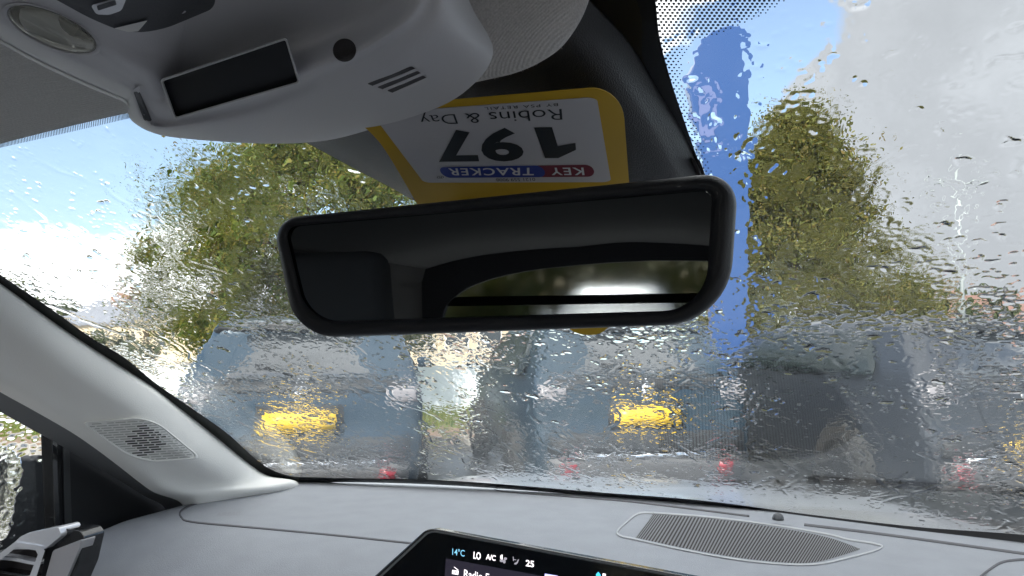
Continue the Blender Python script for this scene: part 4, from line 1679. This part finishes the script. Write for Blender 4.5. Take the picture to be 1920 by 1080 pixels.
rows = []
mids = [lp_(a, b, .5) for a, b in zip(rL, rR2)]
m1 = [lp_(a, b, .2) for a, b in zip(rL, rR2)]
m2 = [lp_(a, b, .8) for a, b in zip(rL, rR2)]
cols = [([lp_(e, r_, -.02) for e, r_ in zip(eR, rR)], .992), ([lp_(e, r_, .06) for e, r_ in zip(eR, rR)], .982), ([lp_(e, r_, .5) for e, r_ in zip(eR, rR)], .955),
        (rR, .932), (rR2, .918), (m2, .915), (mids, .915), (m1, .92), (rL, .925), ([lp_(a, b, .35) for a, b in zip(eL, rL)], .955), (eL, .988)]
rows = [[hk(p, k) for p in ps] for ps, k in cols]
v, f = surf(rows, 60, 40)
sh = thing('sensor_housing', 'black plastic camera housing against the glass behind the mirror', 'sensor housing', hk((1000, 250), .97))
o = mesh_obj('cover', v, f, M['housing'], sh)
flip_to(o, ORG)
md = o.modifiers.new('t', 'SOLIDIFY'); md.thickness = .002; md.offset = -1.0
m = MB()
for dx in (0, 9):
    pts = [(1296 + dx, 296), (1303 + dx, 300), (1314 + dx, 330), (1309 + dx, 330)]
    a = [hk(p, .972) for p in pts]; b_ = [hk(p, .985) for p in pts]
    m.hexa(a + b_)
fix_normals(m.build('clip', M['slot'], sh, smooth=False))

# ------------------------------------------------------------------ overhead console
sil = [(-260, -60), (-130, 10), (0, 81), (70, 119), (135, 150), (200, 178), (236, 194), (240, 212), (250, 229), (285, 248), (340, 259), (480, 269), (600, 265), (700, 241), (826, 199), (893, 152), (921, 108), (915, 75), (885, 25), (858, -40), (830, -100)]
crs = [(-250, -110), (-115, -35), (12, 42), (85, 82), (150, 112), (210, 142), (246, 163), (258, 180), (268, 212), (292, 234), (342, 230), (462, 204), (562, 166), (622, 140), (695, 108), (750, 74), (790, 42), (808, 12), (815, -25), (815, -70), (800, -120)]
cen = [(-100, -160), (20, -110), (130, -30), (180, 10), (240, 40), (290, 70), (320, 90), (330, 100), (335, 110), (345, 120), (380, 120), (470, 95), (550, 70), (600, 55), (650, 40), (690, 15), (710, -10), (720, -40), (725, -80), (720, -120), (700, -160)]
zs = [.168, .164, .160, .157, .154, .151, .149, .146, .142, .137, .133, .128, .126, .125, .125, .129, .134, .141, .149, .156, .162]
zc = [.162, .158, .154, .151, .148, .146, .145, .144, .142, .139, .137, .134, .133, .132, .132, .134, .138, .143, .149, .154, .158]


def ztl(p, z):
    return z / ray(*p).z


r_back = [P(p[0], p[1] - (14 if i > 6 else 3), ztl(p, z) + .075) for i, (p, z) in enumerate(zip(sil, zs))]
r_sil = [P(*p, ztl(p, z) + (.034 if i > 7 else .012)) for i, (p, z) in enumerate(zip(sil, zs))]
r_sil_old = [P(*p, ztl(p, z) + .012) for p, z in zip(sil, zs)]
r_l1 = [P(*lp_(a, b, .25), (ztl(a, za) * .75 + ztl(b, zb) * .25) + (.009 if i > 7 else 0)) for i, (a, b, za, zb) in enumerate(zip(sil, crs, zs, zc))]
r_l2 = [P(*lp_(a, b, .75), (ztl(a, za) * .25 + ztl(b, zb) * .75) - .003) for a, b, za, zb in zip(sil, crs, zs, zc)]
r_cr = [P(*lp_(b, c_, .06), ztl(b, zb)) for b, c_, zb in zip(crs, cen, zc)]
r_c2 = [P(*lp_(b, c_, .35), ztl(lp_(b, c_, .35), zb + .003)) for b, c_, zb in zip(crs, cen, zc)]
r_ce = [P(*c_, ztl(c_, .162)) for c_ in cen]
top = (420, -330)
r_t1 = [P(*lp_(c_, top, .5), ztl(lp_(c_, top, .5), .172)) for c_ in cen]
r_t2 = [P(*lp_(c_, top, .95), ztl(lp_(c_, top, .95), .178)) for c_ in cen]
v, f = surf([r_back, r_sil, r_l1, r_l2, r_cr, r_c2, r_ce, r_t1, r_t2], 72, 110)
oc = thing('overhead_console', 'grey plastic overhead console with map light and dark display', 'overhead console', P(500, 120, .42))
o = mesh_obj('shell', v, f, M['console'], oc)
flip_to(o, ORG)
BC = bvh_of(v, f)
# recessed dark display with its raised surround
q_o = rounded([(299, 149), (538, 69), (565, 157), (326, 226)], [6, 6, 6, 6], 5)
q_i = rounded([(306, 152), (535, 75), (558, 153), (330, 219)], 4, 5)
q_w2 = [(a_[0] + (430 - a_[0]) * -.012, a_[1] + (150 - a_[1]) * -.012) for a_ in q_i]
q_w = rounded([(300, 150), (538, 69), (564, 156), (328, 224)], 5, 5)
dpl = [Pz(330, 218, .1345), Pz(557, 153, .1305), Pz(308, 152, .1435)]
dn = (dpl[1] - dpl[0]).cross(dpl[2] - dpl[0]).normalized()
if dn.dot(ORG - dpl[0]) < 0:
    dn = -dn
dq = lambda x, y, d=0.0: Ppl(x, y, dpl[0] + dn * d, dn)
rings('display_surround', [[dq(x, y, -.014) for x, y in q_o], [dq(x, y, .0004) for x, y in [(a[0] * .8 + b[0] * .2, a[1] * .8 + b[1] * .2) for a, b in zip(q_o, q_i)]], [dq(x, y, .0012) for x, y in [(a[0] * .4 + b[0] * .6, a[1] * .4 + b[1] * .6) for a, b in zip(q_o, q_i)]],
                           [dq(x, y, .0008) for x, y in q_w2], [dq(x, y, -.0022) for x, y in q_i]], M['console'], oc, cap0=False, cap1=False)
prism('display', [dq(x, y, -.0021) for x, y in q_i], -dn * .002, mat('dead_display', (.006, .0075, .010), rough=.35, spec=.2), oc)
# cheek left of the display
poly_on('display_cheek', BC, rounded([(246, 170), (266, 158), (292, 226), (284, 240), (256, 214)], 5, 4), M['console'], oc, off=.003, thick=.004, bevel=.0015)
poly_on('cheek_slot', BC, rounded([(250, 172), (262, 172), (286, 228), (270, 226)], 3, 4), M['pillar_dark'], oc, off=.0036, thick=.002)
# microphone
mc = [(646 + 22 * math.cos(a), 94 + 22 * math.sin(a)) for a in np.linspace(0, 2 * math.pi, 29)[:-1]]
mco = [(646 + 26 * math.cos(a), 94 + 26 * math.sin(a)) for a in np.linspace(0, 2 * math.pi, 29)[:-1]]
mo = poly_on('microphone', BC, mc, M['slot'], oc, off=.0012, thick=.002)
rings('rim', [[hit(BC, x, y, .0004) for x, y in mco], [hit(BC, x, y, .0020) for x, y in [(a[0] * .5 + b[0] * .5, a[1] * .5 + b[1] * .5) for a, b in zip(mc, mco)]], [hit(BC, x, y, .0010) for x, y in mc]], M['console'], mo, cap0=False, cap1=False)
# three slots in the nose
for k in range(3):
    a = np.array((688 + k * 18.5, 157 + k * 6.5)); b_ = np.array((772 + k * 10.5, 124 + k * 8.5))
    d = np.array((14, 5.0)); e = np.array((9, 6.5))
    sl = poly_on('vent_slot', BC, rounded([tuple(a), tuple(b_), tuple(b_ + e), tuple(a + d)], 3, 4), mat('slot_shadow', (.12, .12, .125), rough=.8) if k == 0 else bpy.data.materials['slot_shadow'], oc, off=.0008, thick=.001)
    fin = poly_on('fin', BC, rounded([tuple(a + d * .75), tuple(b_ + e * .7), tuple(b_ + e * 1.3), tuple(a + d * 1.25)], 1.5, 3), M['console'], sl, off=.0024, thick=.002)
# map light: oval lens over a bright reflector
ov = lambda s_, n=40: [(97 + s_ * (96 * math.cos(a) * math.cos(.40) - 33 * math.sin(a) * math.sin(.40)), 55 + s_ * (96 * math.cos(a) * math.sin(.40) + 33 * math.sin(a) * math.cos(.40))) for a in np.linspace(0, 2 * math.pi, n + 1)[:-1]]
ml = poly_on('map_light', BC, ov(.95), M['light_inner'], oc, off=.001, thick=.002)
rings('bezel', [[hit(BC, x, y, .0005) for x, y in ov(1.04)], [hit(BC, x, y, .003) for x, y in ov(1.0)], [hit(BC, x, y, .0012) for x, y in ov(.93)]], M['console'], ml, cap0=False, cap1=False)
rr = [[hit(BC, x, y, o_) for x, y in ov(s_)] for s_, o_ in ((.94, .0014), (.86, .0042), (.65, .0066), (.35, .008), (.08, .0084))]
rings('lens', rr, M['glass_lamp'], ml, cap0=True, cap1=True)
# switch with chrome surround, dark scoop, folded tab
poly_on('switch_scoop', BC, rounded([(70, -20), (168, 34), (235, 62), (300, 58), (405, 14), (400, -40), (120, -60)], [10, 20, 30, 30, 16, 10, 10], 6), M['pillar_dark'], oc, off=.0008, thick=.001)
scf = rounded([(170, 10), (214, -2), (240, -10), (228, 20), (205, 28), (180, 27)], 5, 4)
sw = poly_on('switch', BC, scf, M['chrome'], oc, off=.003, thick=.003, bevel=.0008)
poly_on('key', BC, rounded([(181, 11), (216, 0), (219, 9), (184, 20)], 2, 3), M['pillar_dark'], sw, off=.0036, thick=.002)
poly_on('tab', BC, rounded([(214, 53), (277, 38), (259, 59), (240, 60)], 2, 3), M['pillar'], oc, off=.003, thick=.002)
# bright moulding along its left edge
strip('edge_moulding', BC, [(-130, 4), (2, 77), (72, 115), (137, 146), (202, 174), (232, 187), (243, 202)], 2.6, M['pillar'], oc, off=.002, thick=.0, n=50)

# ------------------------------------------------------------------ key tag
p1_, p2_, p3_ = P(1118, 183, .452), P(697, 213, .452), P(970, 341, .525)
kn = (p2_ - p1_).cross(p3_ - p1_).normalized()
if kn.dot(ORG - p1_) < 0:
    kn = -kn
kt = thing('key_tag', 'yellow key tag with white printed label hanging upside down behind the mirror', 'key tag', P(970, 345, .53))
up = rounded([(640, 206), (1166, 161), (1181, 362), (785, 388), (742, 312), (704, 254)], [10, 62, 3, 3, 60, 30], 10)
kp = lambda x, y, d=0.0: Ppl(x, y, p1_ + kn * d, kn)
prism('card', [kp(x, y) for x, y in up], -kn * .0008, M['yellow'], kt)
lo_t = lambda x, y: .5265 + (y - 345) / 283 * .03
lo = rounded([(850, 392), (1150, 376), (1165, 430), (1150, 560), (1146, 627), (1074, 629), (1060, 600), (940, 560), (850, 430)], [3, 3, 20, 30, 46, 46, 30, 40, 30], 8)
prism('card_tail', [P(x, y, .555) for x, y in lo], Vector((0, .0008, 0)), M['yellow'], kt)
hm, hinv = homog([(0, 0), (0, 1), (1, 1), (1, 0)], [(1119, 182.5), (1146, 341.5), (795, 342.5), (697, 213)])
# label space: a = reading direction, b = upwards in the label (downwards in the picture)
sl_ab = rounded([(0, 0), (0, 1), (1, 1), (1, 0)], .045, 7)
st = prism('sticker', [kp(*hm(a, b), .0007) for a, b in sl_ab], -kn * .0005, M['white'], kt)
K2 = lambda x, y: kp(x, y, .0010)
K3 = lambda x, y: kp(x, y, .0014)
T_ = lambda s_, p0, p1, pc, m_, k3=K2, **kw: lettering('print', s_, p0, p1, pc, k3, m_, st, conv=hm, inv=hinv, **kw)
T_('Robins & Day', (1053, 204), (784, 217), (1054.5, 224.5), M['ink'], bold=-.008)
T_('BY PSA RETAIL', (1046, 193.5), (908, 201.5), (1046.5, 198.8), M['ink'], spacing=1.25)
T_('97', (978, 243.5), (804, 250), (983, 299), M['ink'], bold=.035, spacing=1.08)
one = [(1001, 239), (1035, 238.5), (1046, 274), (1079, 268), (1080, 281), (1047, 296.5), (1022, 296.5)]
flip_to(mesh_obj('print', [K2(x, y) for x, y in one], [tuple(range(7))], M['ink'], st, smooth=False), ORG)
T_('0121 559 9000', (1003, 333.5), (930, 334.8), (1004, 339), M['ink'])
T_('®', (832, 329.5), (819, 330), (832.5, 334.5), M['ink'])


def pill(a0, a1, b0, b1, m_, d, flat0=False, flat1=False):
    n = 10
    asp = (b1 - b0) * .5 * .42
    bc, br = (b0 + b1) / 2, (b1 - b0) / 2
    pts = []
    for i in range(n + 1):
        t = math.pi / 2 + math.pi * i / n
        pts.append((a0 + asp * math.cos(t) + asp, bc + br * math.sin(t)))
    for i in range(n + 1):
        t = -math.pi / 2 + math.pi * i / n
        pts.append((a1 + asp * math.cos(t) - asp, bc + br * math.sin(t)))
    o = mesh_obj('badge_print', [kp(*hm(a, b), d) for a, b in pts], [tuple(range(len(pts)))], m_, st, smooth=False)
    return flip_to(o, ORG)


b0 = hinv(970, 311)[1]; b1 = hinv(970, 332.5)[1]
pill(hinv(1114, 321)[0], hinv(1000, 321)[0], b0, b1, M['maroon'], .0009)
pill(hinv(1021, 321)[0], hinv(825, 321)[0], b0, b1, M['navy'], .0011)
T_('KEY', (1094, 314.5), (1031, 314.8), (1096, 328), M['lettering'], K3, bold=.015, spacing=1.15)
T_('TRACKER', (1001, 314.8), (840, 316), (1001, 328.3), M['lettering'], lambda x, y: kp(x, y, .0016), bold=.015, spacing=1.15)

# ------------------------------------------------------------------ rear view mirror
mc_ = P(950, 480, .452)
mn = (CU * .100 + CV * -.995 + Vector((0, 0, -.030))).normalized()
rv = thing('rear_view_mirror', 'black framed rear view mirror reflecting the rear window', 'rear view mirror', mc_ + mn * -.03)
o_px = rounded([(507, 409), (1386, 318), (1366, 606), (553, 635)], [52, 70, 118, 70], 12)
i_px = rounded([(534, 425), (1335, 356), (1322, 580), (577, 603)], [26, 20, 78, 58], 12)
mp = lambda x, y, d=0.0: Ppl(x, y, mc_ + mn * d, mn)
mixp = lambda q: [(a[0] + (b[0] - a[0]) * q, a[1] + (b[1] - a[1]) * q) for a, b in zip(o_px, i_px)]
O0 = [mp(*p) for p in o_px]
cc = sum(O0, Vector()) / len(O0)
scl = lambda k_, d: [cc + (p - cc) * k_ + mn * d for p in O0]
rr = [[mp(*p, -.004) for p in i_px], [mp(*p, .001) for p in mixp(.96)], [mp(*p, .003) for p in mixp(.7)], [mp(*p, .0035) for p in mixp(.45)], [mp(*p, .001) for p in mixp(.12)],
      scl(1.0, -.005), scl(1.0, -.014), scl(.97, -.024), scl(.86, -.036), scl(.5, -.042)]
rings('housing', rr, M['mirror_rim'], rv, cap0=True, cap1=True)
prism('mirror_glass', [mp(*p, -.0012) for p in mixp(.985)], -mn * .002, mat('mirror_silver', (.125, .137, .146), rough=.012, metal=1.0), rv)
m = MB()
m.tube([cc - mn * .03, cc - mn * .05, cc - mn * .068], [.016, .013, .016], 12)
m.build('stem', M['black'], rv)

# ------------------------------------------------------------------ rest of the cabin (seen in the mirror, shades the inside)
M['seat'] = mat('seat_fabric', (.36, .36, .37), rough=.9)
M['cabin'] = mat('cabin_trim', (.34, .33, .32), rough=.8)
rp = thing('tailgate', 'dark tailgate with split rear window, seen in the mirror', 'tailgate', W(UC, -2.3, -.9))
VR = -2.3


def rwin(name, outer, inner, m_, thick=.05, z=0):
    n_ = len(outer)
    r = [[W(u, VR, z_) for u, z_ in outer], [W(u, VR, z_) for u, z_ in inner], [W(u, VR - thick, z_) for u, z_ in inner], [W(u, VR - thick, z_) for u, z_ in outer]]
    return rings(name, r + [r[0]], m_, rp, cap0=False, cap1=False, smooth=False)


RW_T, RW_M0, RW_M1, RW_B = .175, .035, -.005, -.20       # top glass edge, split bar, lower glass edge
inn = [tuple(p) for p in spline([(-.93, -.24), (-.95, -.06), (-.90, .03), (-.78, .095), (-.58, .14), (-.30, .165), (0, .172), (.25, .16), (.40, .13), (.46, .02), (.46, -.24)], 44)]


def push(p):
    x, y = p[0] + .24, p[1] + .05
    k_ = min(.86 / max(1e-6, abs(x)), (.90 if y < 0 else .31) / max(1e-6, abs(y)))
    return (-.24 + x * k_, -.05 + y * k_)


out_ = [push(p) for p in inn]
rwin('tailgate_panel', out_, inn, M['pillar_dark'])
m = MB()
m.hexa([W(-1.0, VR - .03, RW_M1), W(.4, VR - .03, RW_M1), W(.4, VR - .01, RW_M1), W(-1.0, VR - .01, RW_M1), W(-1.0, VR - .03, RW_M0), W(.4, VR - .03, RW_M0), W(.4, VR - .01, RW_M0), W(-1.0, VR - .01, RW_M0)])
fix_normals(m.build('split_bar', M['black'], rp, smooth=False))
m = MB()
m.hexa([W(-1.1, -2.35, -1.02), W(.5, -2.35, -1.02), W(.5, 1.3, -1.02), W(-1.1, 1.3, -1.02), W(-1.1, -2.35, -.98), W(.5, -2.35, -.98), W(.5, 1.3, -.98), W(-1.1, 1.3, -.98)])
fl = fix_normals(m.build('cabin_floor', M['seat'], smooth=False))
tag(fl, 'dark carpeted floor of the car', kind='structure')
dd = thing('driver_door', 'driver door beside the camera, outside the frame', 'car door', W(.52, .4, -.9))
m = MB()
m.hexa([W(.50, -2.3, -1.0), W(.56, -2.3, -1.0), W(.56, 1.1, -1.0), W(.50, 1.1, -1.0), W(.50, -2.3, -.30), W(.56, -2.3, -.30), W(.56, 1.1, -.30), W(.50, 1.1, -.30)])
fix_normals(m.build('door_card', M['cabin'], dd, smooth=False))
for u_, par in ((-1.08, dr), (.50, dd)):
    for v0, v1 in ((-.42, -.28), (-2.3, -1.62)):
        m = MB()
        m.hexa([W(u_, v0, -.37), W(u_ + .04, v0, -.37), W(u_ + .04, v1, -.37), W(u_, v1, -.37), W(u_, v0 - .05, .24), W(u_ + .04, v0 - .05, .24), W(u_ + .04, v1 - .05, .24), W(u_, v1 - .05, .24)])
        fix_normals(m.build('pillar', M['cabin'], par, smooth=False))


m = MB()
m.hexa([W(-1.10, -2.3, -.37), W(-1.085, -2.3, -.37), W(-1.085, -.36, -.37), W(-1.10, -.36, -.37), W(-1.06, -2.3, .26), W(-1.045, -2.3, .26), W(-1.045, -.36, .26), W(-1.06, -.36, .26)])
fix_normals(m.build('privacy_window', M['gloss_black'], dr, smooth=False))
m = MB()
m.hexa([W(-1.10, -2.3, .10), W(-1.04, -2.3, .10), W(-1.04, .44, .10), W(-1.10, .44, .10), W(-1.10, -2.3, .30), W(-.98, -2.3, .30), W(-.98, .44, .30), W(-1.10, .44, .30)])
fix_normals(m.build('roof_rail', M['cabin'], dr, smooth=False))
m = MB()
m.hexa([W(-1.05, VR - .026, -.25), W(.45, VR - .026, -.25), W(.45, VR - .022, -.25), W(-1.05, VR - .022, -.25), W(-1.05, VR - .026, .22), W(.45, VR - .026, .22), W(.45, VR - .022, .22), W(-1.05, VR - .022, .22)])
fix_normals(m.build('rear_window', mat_glass('rear_glass', 1.45, (.97, .98, .97), .09), rp, smooth=False))


m = MB()
m.hexa([W(.52, -2.3, -.31), W(.535, -2.3, -.31), W(.535, -.36, -.31), W(.52, -.36, -.31), W(.50, -2.3, .26), W(.515, -2.3, .26), W(.515, -.36, .26), W(.50, -.36, .26)])
fix_normals(m.build('privacy_window', M['gloss_black'], dd, smooth=False))


def seat(name, label, u, v):
    root = thing(name, label, 'car seat', W(u, v, -.98), 0, 'front seats')
    m = MB()
    m.hexa([W(u - .25, v - .05, -.95), W(u + .25, v - .05, -.95), W(u + .25, v + .5, -.95), W(u - .25, v + .5, -.95), W(u - .25, v - .05, -.72), W(u + .25, v - .05, -.72), W(u + .25, v + .5, -.68), W(u - .25, v + .5, -.68)])
    fix_normals(m.build('cushion', M['seat'], root, bevel=.05))
    m = MB()
    m.hexa([W(u - .25, v - .10, -.80), W(u + .25, v - .10, -.80), W(u + .25, v + .06, -.80), W(u - .25, v + .06, -.80), W(u - .20, v - .34, -.12), W(u + .20, v - .34, -.12), W(u + .20, v - .22, -.12), W(u - .20, v - .22, -.12)])
    fix_normals(m.build('backrest', M['seat'], root, bevel=.05))
    m = MB()
    m.hexa([W(u - .13, v - .38, -.07), W(u + .13, v - .38, -.07), W(u + .13, v - .27, -.07), W(u - .13, v - .27, -.07), W(u - .11, v - .40, .12), W(u + .11, v - .40, .12), W(u + .11, v - .31, .12), W(u - .11, v - .31, .12)])
    fix_normals(m.build('headrest', M['seat'], root, bevel=.03))


leafy_tree('hedge', 'tall hedge behind us, seen in the rear view mirror', W(-.4, -19, -H), (W(-.4, -19, .1), (8.5, 1.6, 1.2)), tall, M['leaf_l'], 9000, .16, 1, clumps=60)
seat('car_seat', 'dark front passenger seat, seen in the mirror', -.68, -.15)
seat('car_seat', 'dark driver seat behind the camera', .24, -.25)
m = MB()
m.hexa([W(-1.0, -1.6, -.95), W(.42, -1.6, -.95), W(.42, -1.3, -.95), W(-1.0, -1.3, -.95), W(-1.0, -1.75, -.30), W(.42, -1.75, -.30), W(.42, -1.6, -.30), W(-1.0, -1.6, -.30)])
rs = thing('rear_bench', 'dark rear bench behind the front seats', 'car seat', W(UC, -1.5, -.98))
fix_normals(m.build('backrest', M['seat'], rs, bevel=.04))
